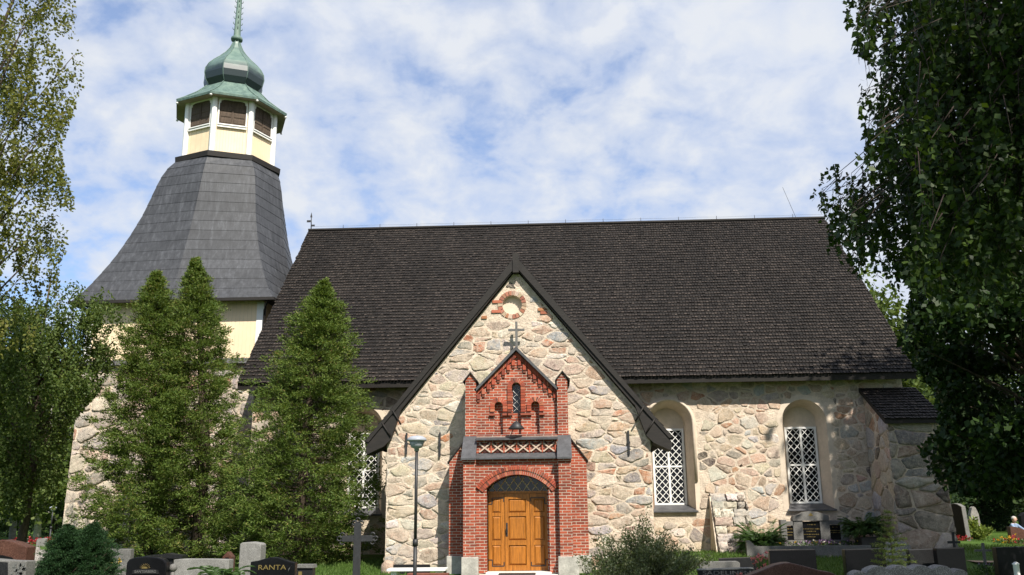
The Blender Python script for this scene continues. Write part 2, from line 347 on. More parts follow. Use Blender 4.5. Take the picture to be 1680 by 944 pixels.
# ---------------------------------------------------------------- ground
def sm(a): a = min(1, max(0, a)); return a * a * (3 - 2 * a)
def gz(x, y): return .28 * sm((y - 24.5) / 6) * sm((x + 30) / 8) * sm((22 - x) / 6) * sm((60 - y) / 10)
g = MB(); xs = [-400, -200, -100, -60] + [-40 + 2 * i for i in range(41)] + [60, 100, 200, 400]; ys = [-200, -60, -20] + [2 * i for i in range(36)] + [90, 140, 250, 600]
for y in ys: g.add([(x, y, gz(x, y)) for x in xs])
nx = len(xs)
for j in range(len(ys) - 1):
    for i in range(nx - 1): g.face((j * nx + i, j * nx + i + 1, (j + 1) * nx + i + 1, (j + 1) * nx + i), 0, None, True)
o = build('ground', g, 'ground'); o['kind'] = 'structure'
def strip(name, pts, wd):
    p = MB()
    for k in range(len(pts) - 1):
        (x0, y0), (x1, y1) = pts[k], pts[k + 1]
        d = Vector((x1 - x0, y1 - y0)).normalized(); nrm = Vector((-d.y, d.x)) * wd / 2
        p.poly([(x0 - nrm.x, y0 - nrm.y, gz(x0, y0) + .012), (x1 - nrm.x, y1 - nrm.y, gz(x1, y1) + .012), (x1 + nrm.x, y1 + nrm.y, gz(x1, y1) + .012), (x0 + nrm.x, y0 + nrm.y, gz(x0, y0) + .012)])
    o = build(name, p, 'sand'); o['kind'] = 'structure'
strip('path', [(10, 43), (22, 36.5), (40, 30)], 2.0)
strip('gravel_path', [(11.8, 27.6), (20, 26.5), (34, 25)], 1.6)
strip('churchyard_path', [(-60, 44), (-40, 41.5), (-24, 38)], 2.6)
# ---------------------------------------------------------------- rubble masonry
PAL_WARM = [((.48, .385, .295), 5), ((.55, .45, .345), 5), ((.42, .37, .325), 4), ((.52, .34, .245), 4), ((.56, .47, .35), 5), ((.30, .275, .25), 1.8), ((.46, .225, .125), 1.0), ((.12, .10, .085), .4), ((.30, .20, .15), .9), ((.64, .58, .50), 3.5), ((.38, .38, .385), 3), ((.46, .19, .10), 1.6)]
PAL_NAVE = [((.50, .395, .29), 5), ((.55, .38, .275), 6), ((.43, .375, .315), 3), ((.56, .45, .33), 5), ((.33, .285, .24), 1.6), ((.42, .22, .13), 1.0), ((.24, .17, .125), 1.2), ((.10, .08, .07), .5), ((.62, .55, .46), 2), ((.40, .395, .39), 2)]
PAL_TOWER = [((.48, .40, .34), 4), ((.44, .30, .24), 4), ((.36, .33, .31), 2), ((.53, .46, .38), 3), ((.40, .15, .09), 1.4), ((.26, .22, .2), 1)]
def pick(rng, pal):
    c = rng.choices([p[0] for p in pal], [p[1] for p in pal])[0]; k = rng.uniform(.82, 1.18)
    return tuple(min(.8, x * k * rng.uniform(.94, 1.06)) for x in c)
def clip(poly, a, b, c):
    out = []; n = len(poly)
    for k in range(n):
        p, q = poly[k], poly[(k + 1) % n]; dp = a * p[0] + b * p[1] - c; dq = a * q[0] + b * q[1] - c
        if dp <= 0: out.append(p)
        if (dp < 0 < dq) or (dq < 0 < dp): t_ = dp / (dp - dq); out.append((p[0] + (q[0] - p[0]) * t_, p[1] + (q[1] - p[1]) * t_))
    return out
def rubble(mb, u0, u1, v0, v1, tf, rng, size=.36, aspect=1.45, gap=.028, h=.035, clips=(), blocked=None, pal=PAL_WARM, mi=1, drop=.2, force=()):
    s = size; cells = {}; su = u1 / aspect
    i0 = int(math.floor(u0 / aspect / s)) - 1; i1 = int(math.ceil(u1 / aspect / s)) + 1; j0 = int(math.floor(v0 / s)) - 1; j1 = int(math.ceil(v1 / s)) + 1
    for i in range(i0, i1 + 1):
        for j in range(j0, j1 + 1):
            if rng.random() < drop: continue
            cells[(i, j)] = ((i + .5 + (.25 if j % 2 else -.25) + rng.uniform(-.42, .42)) * s, (j + .5 + rng.uniform(-.36, .36)) * s, rng.random() ** 2.2 * .95 * s * s)
    for (i, j), (px, py, pw) in cells.items():
        poly = [(px - 2 * s, py - 2 * s), (px + 2 * s, py - 2 * s), (px + 2 * s, py + 2 * s), (px - 2 * s, py + 2 * s)]
        gg = gap * rng.uniform(.35, 1.3)
        for di in range(-3, 4):
            for dj in range(-3, 4):
                q = cells.get((i + di, j + dj))
                if q is None or (di == 0 and dj == 0): continue
                a, b = q[0] - px, q[1] - py; l = math.hypot(a, b)
                c = (q[0] ** 2 + q[1] ** 2 - px ** 2 - py ** 2 + pw - q[2]) / 2
                poly = clip(poly, a / l, b / l, c / l - gg / 2)
                if len(poly) < 3: break
            if len(poly) < 3: break
        if len(poly) < 3: continue
        poly = [(x * aspect, y) for x, y in poly]
        for a, b, c in [(-1, 0, -u0), (1, 0, u1), (0, -1, -v0), (0, 1, v1)] + list(clips):
            poly = clip(poly, a, b, c)
            if len(poly) < 3: break
        if len(poly) < 3: continue
        ar = abs(sum(poly[k][0] * poly[(k + 1) % len(poly)][1] - poly[(k + 1) % len(poly)][0] * poly[k][1] for k in range(len(poly)))) / 2
        if ar < .006: continue
        if blocked and any(blocked(x, y) for x, y in poly): continue
        k_ = rng.uniform(.07, .17)
        poly = [pt for k in range(len(poly)) for pt in ((poly[k][0] * (1 - k_) + poly[(k + 1) % len(poly)][0] * k_, poly[k][1] * (1 - k_) + poly[(k + 1) % len(poly)][1] * k_),
                                                       (poly[k][0] * k_ + poly[(k + 1) % len(poly)][0] * (1 - k_), poly[k][1] * k_ + poly[(k + 1) % len(poly)][1] * (1 - k_)))]
        fine = []
        for k in range(len(poly)):
            p, q = poly[k], poly[(k + 1) % len(poly)]; l = math.hypot(q[0] - p[0], q[1] - p[1]); m = max(1, int(l / .075))
            for t_ in range(m):
                f = t_ / m; w_ = .017 if l > .08 else .006; fine.append((p[0] + (q[0] - p[0]) * f + rng.uniform(-w_, w_), p[1] + (q[1] - p[1]) * f + rng.uniform(-w_, w_)))
        poly = fine
        cx = sum(p[0] for p in poly) / len(poly); cyy = sum(p[1] for p in poly) / len(poly); n = len(poly)
        c = pick(rng, pal); hh = h * rng.uniform(.1, 1.3); tx, ty = rng.uniform(-.10, .10), rng.uniform(-.13, .06)
        rad_ = math.sqrt(ar / 3.14); rings = []
        for f, z in ((1.0, -.004), (1 - .014 / rad_, hh * .45), (1 - .045 / rad_, hh * .9), (.45, hh * rng.uniform(.9, 1.25))):
            pts = []
            for x, y in poly:
                X, Y = cx + (x - cx) * f, cyy + (y - cyy) * f
                pts.append(tf(X, Y, z if f == 1 else max(z * .2, z + (X - cx) * tx + (Y - cyy) * ty + rng.uniform(-.006, .006))))
            rings.append(mb.add(pts))
        ctr = mb.add([tf(cx, cyy, hh * rng.uniform(.8, 1.3))])
        for ri, (a, b) in enumerate(zip(rings, rings[1:])):
            for k in range(n): l = (k + 1) % n; mb.face((a + k, a + l, b + l, b + k), mi, c, ri != 0)
        for k in range(n): mb.face((rings[-1] + k, rings[-1] + (k + 1) % n, ctr), mi, c, True)
def arc(cx, cz, r, a0, a1, n): return [(cx + r * math.cos(a0 + (a1 - a0) * k / n), cz + r * math.sin(a0 + (a1 - a0) * k / n)) for k in range(n + 1)]
def shingles(mb, o, u, v, nrm, inside, ulen, vlen, rng, course=.215, wd=.115, cols=((.006, .0046, .004), (.008, .0062, .0054), (.011, .009, .0075)), tip=(.047, .0365, .030), mi=0, thick=.024):
    o, u, v, nrm = Vector(o), Vector(u), Vector(v), Vector(nrm); rows = int(vlen / course)
    for r_ in range(rows + 1):
        x = -rng.random() * wd; sag = .012 * math.sin(r_ * 1.7)
        while x < ulen:
            w_ = wd * rng.uniform(.85, 1.15); a, b = max(0, x + .010), min(ulen, x + w_ - .010); x += w_
            y0 = r_ * course + rng.uniform(-.012, .012) + sag * 0; y1 = min(y0 + course * 1.25, vlen)
            if b - a < .03 or y1 - y0 < .03 or not inside((a + b) / 2, y0): continue
            l0 = thick * rng.uniform(1.0, 1.9); k = rng.choice(cols); kk = rng.uniform(.78, 1.22); kk *= 1 + .24 * math.sin(a * .9 + y0 * .35) * math.sin(y0 * .8 - a * .23) + .14 * math.sin(a * 2.7 + y0 * .2); c = tuple(q * kk for q in k); tk = rng.choice((.45, .6, .75, .9, 1.05, 1.35)); tcol = tuple(q * tk * (.55 + .45 * kk) for q in tip)
            P = lambda s_, t_, h_: o + u * s_ + v * t_ + nrm * h_
            i = mb.add([P(a, y0, l0 + .012), P(b, y0, l0 + .012), P(b, y1, .010), P(a, y1, .010), P(a, y0, .004), P(b, y0, .004)])
            fl = rng.uniform(.20, .32); j = mb.add([P(a, y0 + (y1 - y0) * fl, (l0 + .012) * (1 - fl) + .010 * fl), P(b, y0 + (y1 - y0) * fl, (l0 + .012) * (1 - fl) + .010 * fl)]); mb.face((i, i + 1, j + 1, j), mi, tcol); mb.face((j, j + 1, i + 2, i + 3), mi, c); mb.face((i + 4, i + 5, i + 1, i), mi, c); mb.face((i + 4, i, i + 3), mi, c); mb.face((i + 5, i + 2, i + 1), mi, c)
# ================================================================ CHURCH
NX0, NX1, NY, NE = -10.75, 12.2, 32.0, 6.15
RX0, RX1, EY, EZ, RY, RZ = -11.15, 12.5, 31.4, 6.2, 39.6, 14.42
church = thing('church', 'medieval stone church with black shingle roof, gabled porch and red brick doorway', 'church', (0, NY, 0))
rng = random.Random(7)
wins = [(-6.8, 1.55), (4.05, 1.55), (8.71, 1.52)]; ZB, ZS = 1.62, 4.60
nv = MB(); YB = NY + .62
holes = []
for xc, w_ in wins: holes.append([(xc - w_ / 2, ZB), (xc + w_ / 2, ZB)] + arc(xc, ZS, w_ / 2, 0, math.pi, 18))
nv.tess([[(NX0, -.3), (NX1, -.3), (NX1, NE), (NX0, NE)]] + holes, lambda u, v: (u, NY, v))
for xc, w_ in wins:
    hw, bw = w_ / 2, w_ / 2 - .19
    fr = [(xc - hw, ZB)] + list(reversed(arc(xc, ZS, hw, 0, math.pi, 18))) + [(xc + hw, ZB)]
    bk = [(xc - bw, ZB + .18)] + list(reversed(arc(xc, ZS, bw, 0, math.pi, 18))) + [(xc + bw, ZB + .18)]
    for k in range(len(fr) - 1):
        nv.poly([(fr[k][0], NY, fr[k][1]), (fr[k + 1][0], NY, fr[k + 1][1]), (bk[k + 1][0], YB, bk[k + 1][1]), (bk[k][0], YB, bk[k][1])], 2)
    nv.poly([(fr[-1][0], NY, ZB), (fr[0][0], NY, ZB), (bk[0][0], YB, ZB + .18), (bk[-1][0], YB, ZB + .18)], 2)
    nv.poly([(x, YB, z) for x, z in bk], 2)
    # smooth plaster band round the opening, a hand's breadth wide
    o_ = [(xc - hw - .17, ZB - .05)] + list(reversed(arc(xc, ZS, hw + .17, 0, math.pi, 18))) + [(xc + hw + .17, ZB - .05)]
    i_ = [(xc - hw, ZB - .05)] + fr[1:-1] + [(xc + hw, ZB - .05)]
    for k in range(len(o_) - 1):
        nv.poly([(o_[k][0], NY - .004, o_[k][1]), (o_[k + 1][0], NY - .004, o_[k + 1][1]), (i_[k + 1][0], NY - .022, i_[k + 1][1]), (i_[k][0], NY - .022, i_[k][1])], 2)
        nv.poly([(i_[k][0], NY - .022, i_[k][1]), (i_[k + 1][0], NY - .022, i_[k + 1][1]), (i_[k + 1][0], NY + .02, i_[k + 1][1]), (i_[k][0], NY + .02, i_[k][1])], 2)
def near_win(u, v):
    for xc, w_ in wins:
        if v < ZS:
            if abs(u - xc) < w_ / 2 + .05 and v > ZB - .22: return True
        elif math.hypot(u - xc, v - ZS) < w_ / 2 + .07: return True
    return False
rubble(nv, NX0, -4.9, .1, NE - .02, lambda u, v, h: (u, NY - h, v), rng, .245, 1.5, .045, .013, blocked=near_win, pal=PAL_NAVE)
rubble(nv, 2.8, NX1, .1, NE - .02, lambda u, v, h: (u, NY - h, v), rng, .245, 1.45, .045, .013, blocked=near_win, pal=PAL_NAVE)
# gable ends, back wall
DY = RY - NY; YK = RY + DY
for X in (NX0, NX1): nv.poly([(X, NY, -.3), (X, YK, -.3), (X, YK, NE), (X, RY, RZ - .35), (X, NY, NE)])
nv.poly([(NX0, YK, -.3), (NX1, YK, -.3), (NX1, YK, NE), (NX0, YK, NE)])
rubble(nv, NY + .05, YK, .1, RZ, lambda u, v, h: (NX1 + h, u, v), rng, .42, 1.35, .05, .035, clips=[(-.7071, .7071, (NE - NY) * .7071 - .1), (.7071, .7071, (NE + YK) * .7071 - .1)], pal=PAL_NAVE)
build('nave_wall', nv, ['mortar', 'stone_clean', 'plaster'], church, fix=False)
# raised hood moulding at the window beside the porch
hm = MB(); xc, w_ = wins[1]; pts = arc(xc, ZS, w_ / 2 + .06, 0, math.pi * .8, 16); pts = [(xc + w_ / 2 + .06, 2.6)] + pts
hm.tube([(x, NY - .03, z) for x, z in pts], .055, 8); build('hood_moulding', hm, 'plaster', church)
def window(xc, w_):
    bw = w_ / 2 - .19; x0, x1, z0, z1 = xc - bw + .02, xc + bw - .02, ZB + .2, 4.46; Y = YB - .06
    fr = MB(); t_ = .07
    fr.box(x0, x0 + t_, Y, YB + .03, z0, z1); fr.box(x1 - t_, x1, Y, YB + .03, z0, z1); fr.box(x0 + t_, x1 - t_, Y, YB + .03, z1 - t_, z1); fr.box(x0 + t_, x1 - t_, Y, YB + .03, z0, z0 + t_)
    xm = (x0 + x1) / 2; zm = (z0 + z1) / 2
    fr.box(xm - .035, xm + .035, Y + .004, YB + .03, z0 + t_, z1 - t_)
    fr.box(x0 + t_, xm - .035, Y + .008, YB + .03, zm - .03, zm + .03); fr.box(xm + .035, x1 - t_, Y + .008, YB + .03, zm - .03, zm + .03)
    f = build('window', fr, 'white', church)
    gl = MB(); gl.poly([(x0, YB - .005, z0), (x1, YB - .005, z0), (x1, YB - .005, z1), (x0, YB - .005, z1)]); build('glass', gl, 'glass', f)
    la = MB()
    for a0, a1 in ((x0 + t_, xm - .035), (xm + .035, x1 - t_)):
        for b0, b1 in ((z0 + t_, zm - .03), (zm + .03, z1 - t_)):
            W, H = a1 - a0, b1 - b0; dw = W / 2; nd = round(H / (dw * 1.12)); dh = H / nd
            for sgn in (1, -1):
                for k in range(-2, nd + 2):
                    # line through (0,k*dh) with slope dh/dw, clipped to the light
                    p = []
                    ua, ub = 0.0, W; sl = dh / dw
                    za = lambda u_: k * dh + sl * u_
                    lo = max(ua, (0 - k * dh) / sl); hi = min(ub, (H - k * dh) / sl)
                    if hi - lo < .02: continue
                    q0, q1 = (lo, za(lo)), (hi, za(hi))
                    if sgn < 0: q0, q1 = (W - q0[0], q0[1]), (W - q1[0], q1[1])
                    A, B = Vector((a0 + q0[0], 0, b0 + q0[1])), Vector((a0 + q1[0], 0, b0 + q1[1])); d = (B - A).normalized(); nn_ = Vector((-d.z, 0, d.x)) * .0105
                    y = Y + .018 + (.003 if sgn < 0 else 0)
                    la.hexa([tuple(A - nn_ + Vector((0, y, 0))), tuple(B - nn_ + Vector((0, y, 0))), tuple(B - nn_ + Vector((0, y + .02, 0))), tuple(A - nn_ + Vector((0, y + .02, 0))),
                             tuple(A + nn_ + Vector((0, y, 0))), tuple(B + nn_ + Vector((0, y, 0))), tuple(B + nn_ + Vector((0, y + .02, 0))), tuple(A + nn_ + Vector((0, y + .02, 0)))])
    build('lattice', la, 'white', f)
    si = MB(); si.hexa([(xc - w_ / 2 - .06, NY - .12, ZB - .05), (xc + w_ / 2 + .06, NY - .12, ZB - .05), (x1 + .02, Y - .002, z0 - .05), (x0 - .02, Y - .002, z0 - .05),
                        (xc - w_ / 2 - .06, NY - .12, ZB + .0), (xc + w_ / 2 + .06, NY - .12, ZB + .0), (x1 + .02, Y - .002, z0 + .01), (x0 - .02, Y - .002, z0 + .01)])
    build('sill', si, 'slate', f, bevel=.008)
for w_ in wins: window(*w_)
# nave roof
rf = MB(); sl = math.hypot(RY - EY, RZ - EZ); vd = Vector((0, RY - EY, RZ - EZ)) / sl; nd = Vector((0, -vd.z, vd.y))
prof = [(EY, EZ), (RY, RZ), (2 * RY - EY, EZ), (2 * RY - EY, EZ - .26), (RY, RZ - .42), (EY + .02, EZ - .26)]
rf.prism([(y, z) for y, z in prof], RX0, RX1, 1, tf=lambda u, v, w: (w, u, v))
shingles(rf, (RX0 - .02, EY - .05, EZ - .05), (1, 0, 0), vd, nd, lambda a, b: True, RX1 - RX0 + .04, sl + .06, rng)
v2 = Vector((0, -vd.y, vd.z)); shingles(rf, (RX1, 2 * RY - EY, EZ), (-1, 0, 0), v2, Vector((0, vd.z, vd.y)), lambda a, b: True, RX1 - RX0, sl, rng, course=.5, wd=.4)
roof = build('nave_roof', rf, ['shingle', 'tar'], church, fix=False)
rc = MB(); rc.box(RX0 - .02, RX1 + .02, RY - .1, RY + .1, RZ + .0, RZ + .075); build('ridge_board', rc, 'tar', roof)
sk = MB()
for k in range(13): x_ = RX0 + 1.6 + k * 1.72; sk.tube([(x_, RY, RZ + .07), (x_, RY, RZ + .25)], .012, 5)
sk.tube([(RX0 + .05 + k * (RX1 - RX0 - .1) / 26, RY, RZ + .20 + .012 * math.sin(k * 2.3)) for k in range(27)], .004, 5); build('lightning_wire', sk, 'iron', roof)
vn = MB(); x_ = RX0 + .1; vn.tube([(x_, RY, RZ), (x_ - .02, RY, RZ + .8)], .022, 6); vn.box(x_ - .02, x_ + .16, RY - .01, RY + .01, RZ + .22, RZ + .30); vn.box(x_ - .22, x_ - .04, RY - .01, RY + .01, RZ + .42, RZ + .52)
vn.prism([(x_ - .07, RZ + .66), (x_ + .03, RZ + .66), (x_ - .02, RZ + .9)], RY - .012, RY + .012); build('weather_vane', vn, 'iron', roof)
an = MB(); an.tube([(11.25, RY, RZ), (10.75, RY, RZ + 1.55)], .009, 5); build('lightning_rod', an, 'iron', roof)
# east corner buttress
bt = MB(); bx0, bx1, by = 10.82, 12.45, 30.0
bt.hexa([(bx0 - .03, by - .12, -.3), (bx1 + .10, by - .12, -.3), (bx1 + .10, NY - .01, -.3), (bx0 - .03, NY - .01, -.3), (bx0, by, 4.42), (bx1, by, 4.42), (bx1, NY - .01, 5.5), (bx0, NY - .01, 5.5)])
rubble(bt, bx0 - .02, bx1 + .2, .1, 4.4, lambda u, v, h: (u + (.04 * (1 - v / 4.4) if u > 11.6 else 0) - .02 * (1 - v / 4.4), by - .12 * (1 - v / 4.42) - h, v), rng, .36, 2.1, .03, .075, clips=[(1, .03, 12.55)], pal=[((.24, .20, .16), 4), ((.21, .19, .175), 4), ((.30, .21, .15), 3), ((.36, .33, .29), 2), ((.16, .13, .11), 2)])
rubble(bt, by - .05, NY - .02, .1, 5.4, lambda u, v, h: (bx0 - .03 * (1 - v / 4.4) - h, u, v), rng, .40, 1.4, .03, .04, clips=[(-.49, .87, .87 * 4.42 - .49 * by - .06)], pal=PAL_NAVE)
bu = build('buttress', bt, ['mortar', 'stone_clean'], church, fix=False)
br_ = MB(); A = Vector((0, by - .22, 4.42)); B = Vector((0, NY, 5.72)); ln = (B - A).length; dv = (B - A) / ln; dn = Vector((0, -dv.z, dv.y))
br_.hexa([(bx0 - .14, A.y, A.z - .14), (bx1 + .14, A.y, A.z - .14), (bx1 + .14, B.y - .03, B.z - .14), (bx0 - .14, B.y - .03, B.z - .14), (bx0 - .14, A.y, A.z), (bx1 + .14, A.y, A.z), (bx1 + .14, B.y - .03, B.z), (bx0 - .14, B.y - .03, B.z)], 1)
shingles(br_, (bx0 - .15, A.y - .03, A.z), (1, 0, 0), dv, dn, lambda a, b: True, bx1 - bx0 + .3, ln - .02, rng)
build('buttress_roof', br_, ['shingle', 'tar'], bu, fix=False)
# low rubble buttress between the two right-hand windows
lb = MB(); rows = 8
for k in range(rows):
    zr0, z1 = .1 + k * .26, .1 + (k + 1) * .26; fy = NY - 1.35 * (1 - k / rows) ** .9 - .06; x = 5.30
    xe = 6.62 - .02 * k
    while x < xe - .05:
        w_ = min(rng.uniform(.25, .62), xe - x); c = pick(rng, [((.46, .41, .35), 4), ((.27, .25, .23), 3), ((.36, .27, .20), 2), ((.54, .50, .44), 2)])
        z0 = zr0; jj = lambda q: rng.uniform(-q, q)
        f0, f1 = fy - .03 + jj(.11), fy + .09 + jj(.08); zt = z1 + jj(.03); g_ = .014; z0 = z0 + jj(.02)
        nx_, nz_ = 5, 4; fr_ = []
        for b_ in range(nz_ + 1):
            for a_ in range(nx_ + 1):
                ed = (a_ in (0, nx_)) or (b_ in (0, nz_)); fa, fb_ = a_ / nx_, b_ / nz_
                fr_.append((x + g_ + (w_ - 2 * g_) * fa + jj(.018), f0 + (f1 - f0) * fb_ + jj(.022) + (.045 if ed else 0), z0 + (zt - z0) * fb_ + jj(.014)))
        i_ = lb.add(fr_); k_ = lb.add([(p_[0], NY - .01, p_[2]) for p_ in fr_])
        for b_ in range(nz_):
            for a_ in range(nx_): q_ = i_ + b_ * (nx_ + 1) + a_; lb.face((q_, q_ + 1, q_ + nx_ + 2, q_ + nx_ + 1), 0, c)
        bd_ = [a_ for a_ in range(nx_ + 1)] + [b_ * (nx_ + 1) + nx_ for b_ in range(1, nz_ + 1)] + [nz_ * (nx_ + 1) + a_ for a_ in range(nx_ - 1, -1, -1)] + [b_ * (nx_ + 1) for b_ in range(nz_ - 1, 0, -1)]
        for m_ in range(len(bd_)): a_, b_ = bd_[m_], bd_[(m_ + 1) % len(bd_)]; lb.face((i_ + b_, i_ + a_, k_ + a_, k_ + b_), 0, c)
        x += w_
lb.hexa([(5.22, NY - 1.36, .0), (5.34, NY - 1.3, .0), (5.34, NY, .0), (5.22, NY, 0), (5.28, NY - .1, 2.1), (5.36, NY - .1, 2.1), (5.36, NY, 2.1), (5.28, NY, 2.1)], 1)
build('rubble_buttress', lb, ['stone_clean', 'mortar'], church)
# ---------------- porch
PX, PY, PW, PA = -1.02, 26.3, 3.79, 8.72; TS = 1.235; PZ = PA - PW * TS
po = MB(); GX0, GX1 = PX - PW, PX + PW
niche = [(PX - .13 + .29 * math.cos(2 * math.pi * k / 24), 7.66 + .29 * math.sin(2 * math.pi * k / 24)) for k in range(24)]
po.tess([[(GX0, -.3), (GX1, -.3), (GX1, PZ), (PX, PA), (GX0, PZ)], niche], lambda u, v: (u, PY, v))
for k in range(24):
    a, b = niche[k], niche[(k + 1) % 24]; po.poly([(a[0], PY, a[1]), (b[0], PY, b[1]), (b[0], PY + .14, b[1]), (a[0], PY + .14, a[1])], 0)
po.poly([(x, PY + .14, z) for x, z in niche], 2)
for X in (GX0, GX1): po.poly([(X, PY, -.3), (X, NY - .03, -.3), (X, NY - .03, PZ), (X, PY, PZ)])
def pblk(u, v):
    if math.hypot(u - PX + .13, v - 7.66) < .47: return True
    if -2.5 < u < .45 and v < 4.6: return True
    return False
cl = [(TS / math.hypot(TS, 1), 1 / math.hypot(TS, 1), (PA + PX * TS) / math.hypot(TS, 1) - .06), (-TS / math.hypot(TS, 1), 1 / math.hypot(TS, 1), (PA - PX * TS) / math.hypot(TS, 1) - .06)]
rubble(po, GX0 + .01, GX1 - .01, .05, PA, lambda u, v, h: (u, PY - h, v), rng, .205, 2.1, .026, .014, clips=cl, blocked=pblk, pal=PAL_WARM)
rubble(po, PY + .02, NY - .05, .1, PZ, lambda u, v, h: (GX1 + h, u, v), rng, .36, 1.5, .03, .035)
rubble(po, PY + .02, NY - .05, .1, PZ, lambda u, v, h: (GX0 - h, u, v), rng, .36, 1.5, .03, .035)
for k in range(26):
    sx = rng.choice([-1, 1]); zz_ = rng.uniform(7.2, 8.1); xx = PX + sx * rng.uniform(.45, 1.0) * (8.75 - zz_) / 1.1
    if abs(xx - PX) > (PA - zz_) / TS - .2 or abs(xx-PX) < .5: continue
    l = rng.uniform(.16, .28); po.box(xx - l / 2, xx + l / 2, PY - .035, PY + .03, zz_, zz_ + .085, 3, pick(rng, [((.40, .14, .08), 3), ((.44, .2, .1), 2)]))
pw = build('porch_wall', po, ['mortar', 'stone', 'plaster', 'brick_c'], church, fix=False)
rg = MB()
for k in range(22):
    a = 2 * math.pi * k / 22; c = pick(rng, [((.38, .17, .11), 2), ((.33, .13, .09), 2), ((.42, .30, .21), 2), ((.52, .43, .33), 1)]); cx, cz = PX - .13, 7.66
    q = [(cx + r_ * math.cos(a + s_), cz + r_ * math.sin(a + s_)) for r_, s_ in ((.295, -.105), (.43, -.12), (.43, .12), (.295, .105))]
    rg.prism(q, PY - .025, PY + .03, 0, c)
build('brick_roundel', rg, 'brick_c', pw)
for x, z0, z1 in ((2.15, 3.2, 3.88), (-3.28, 3.2, 3.9), (-4.25, 3.28, 3.9)):
    im = MB(); im.box(x - .024, x + .024, PY - .075, PY - .035, z0, z1); im.box(x - .045, x + .045, PY - .08, PY - .03, (z0 + z1) / 2 - .03, (z0 + z1) / 2 + .03); build('wall_anchor', im, 'iron', pw)
# porch roof: two slabs with shingles, boarded verge and eaves kick
pr = MB(); OH = .62; LX = PW + OH; th = .25; ca = 1 / math.hypot(1, TS); sa = TS * ca; F0, F1 = PY - .17, RY - 1.5
for sg in (-1, 1):
    top0 = (PX, PA + .36); e0 = (PX + sg * LX, PA + .36 - LX * TS)
    yb = NY + 2.2
    poly = [top0, e0, (e0[0] - sg * .16, e0[1] - .13), (PX, PA + .36 - th / ca * .8)]
    pr.prism(poly, F0, yb, 1)
    L = LX / ca; vv = Vector((-sg * ca, 0, sa)); nn_ = Vector((sg * sa, 0, ca))
    if sg > 0: shingles(pr, (e0[0], F0 - .02, e0[1]), (0, 1, 0), vv, nn_, lambda a, b: True, yb - F0, L, rng)
    else: shingles(pr, (e0[0], yb, e0[1]), (0, -1, 0), vv, nn_, lambda a, b: True, yb - F0 + .02, L, rng)
prf = build('porch_roof', pr, ['shingle', 'tar'], church, fix=False)
for sg in (-1, 1):
    vb = MB(); x1_ = PX + sg * (LX - .04); P = lambda x, dz: (PX + sg * x, PA + .36 - x * TS + dz)
    vb.prism([P(0, .03), P(LX, .03), P(LX - .1, -.12), P(0, -.29)], F0 - .045, F0 - .003); build('bargeboard', vb, 'tar', prf)
    ev = MB()   # boarded eaves box that ends the verge
    q = [P(PW - .42, -.30), P(PW + .08, -.20), P(LX - .02, -.16), P(LX - .06, -.42), (PX + sg * (PW + .08), PA + .36 - LX * TS - .12), (PX + sg * (PW - .12), PA + .36 - PW * TS - .68)]
    ev.prism(q, F0 - .02, PY + .55)
    for k in (.25, .62):
        a = Vector((*P(PW - .38 + k * .72, -.30),)); ev.tube([(PX + sg * (PW - .36 + k * .8), F0 - .05, PA + .36 - (PW - .36 + k * .8) * TS - .05), (PX + sg * (PW - .62 + k * .8), F0 - .05, PA + .36 - (PW - .36 + k * .8) * TS - .50 + k * .1)], .025, 4)
    build('eaves_box', ev, 'tar', prf)
fb = MB(); fb.box(PX - .09, PX + .09, F0 - .08, F0 + .3, PA - .12, PA + .47); build('ridge_cap', fb, 'tar', prf)
# ---------------- brick portal
PC = -1.02
portal = MB()
LPY, PANY, FRY, UPY, UGY, BLY = 24.75, 24.97, 25.10, 25.28, 25.44, 25.58
WB = PY - .02
# lower arch panel with the door opening: segmental arch
AX0, AX1, SZ, CZ_ = PC - .82, PC + .86, 2.28, 2.63
hwA = (AX1 - AX0) / 2; rise = CZ_ - SZ; rad = (hwA ** 2 + rise ** 2) / (2 * rise); ac = (AX0 + AX1) / 2; acz = CZ_ - rad; aa = math.asin(hwA / rad)
archp = [(ac + rad * math.sin(-aa + 2 * aa * k / 16), acz + rad * math.cos(-aa + 2 * aa * k / 16)) for k in range(17)]
opening = [(AX1, .08), (AX0, .08)] + archp
outer = [(PC - 1.12, .05), (AX0, .08)] + archp + [(AX1, .08), (PC + 1.16, .05), (PC + 1.16, 3.05), (PC - 1.12, 3.05)]
portal.tess([outer], lambda u, v: (u, PANY, v))
DOORY = 25.42
for k in range(len(archp) - 1):
    a, b = archp[k], archp[k + 1]; portal.poly([(a[0], PANY, a[1]), (b[0], PANY, b[1]), (b[0], DOORY + .1, b[1]), (a[0], DOORY + .1, a[1])])
for x in (AX0, AX1): portal.poly([(x, PANY, .05), (x, DOORY + .1, .05), (x, DOORY + .1, SZ), (x, PANY, SZ)])
# lower piers, wings and the mass behind the panel
for x0, x1 in ((PC - 1.43, PC - 1.10), (PC + 1.14, PC + 1.48)): portal.box(x0, x1, LPY, UPY + .05, .05, 3.06)
for sg, x0, x1 in ((-1, PC - 1.90, PC - 1.43), (1, PC + 1.48, PC + 1.92)):
    xo, xi = (x0, x1) if sg < 0 else (x1, x0)
    portal.prism([(xo, .05), (xi, .05), (xi, 3.62), (xo, 3.02)], 25.55, WB)
for x0, x1 in ((PC - 1.12, AX0), (AX1, PC + 1.16)): portal.box(x0 - .05, x1, PANY + .3, WB, .05, 2.6)
portal.box(PC - 1.42, PC + 1.47, UPY + .06, WB, 2.66, 3.74)
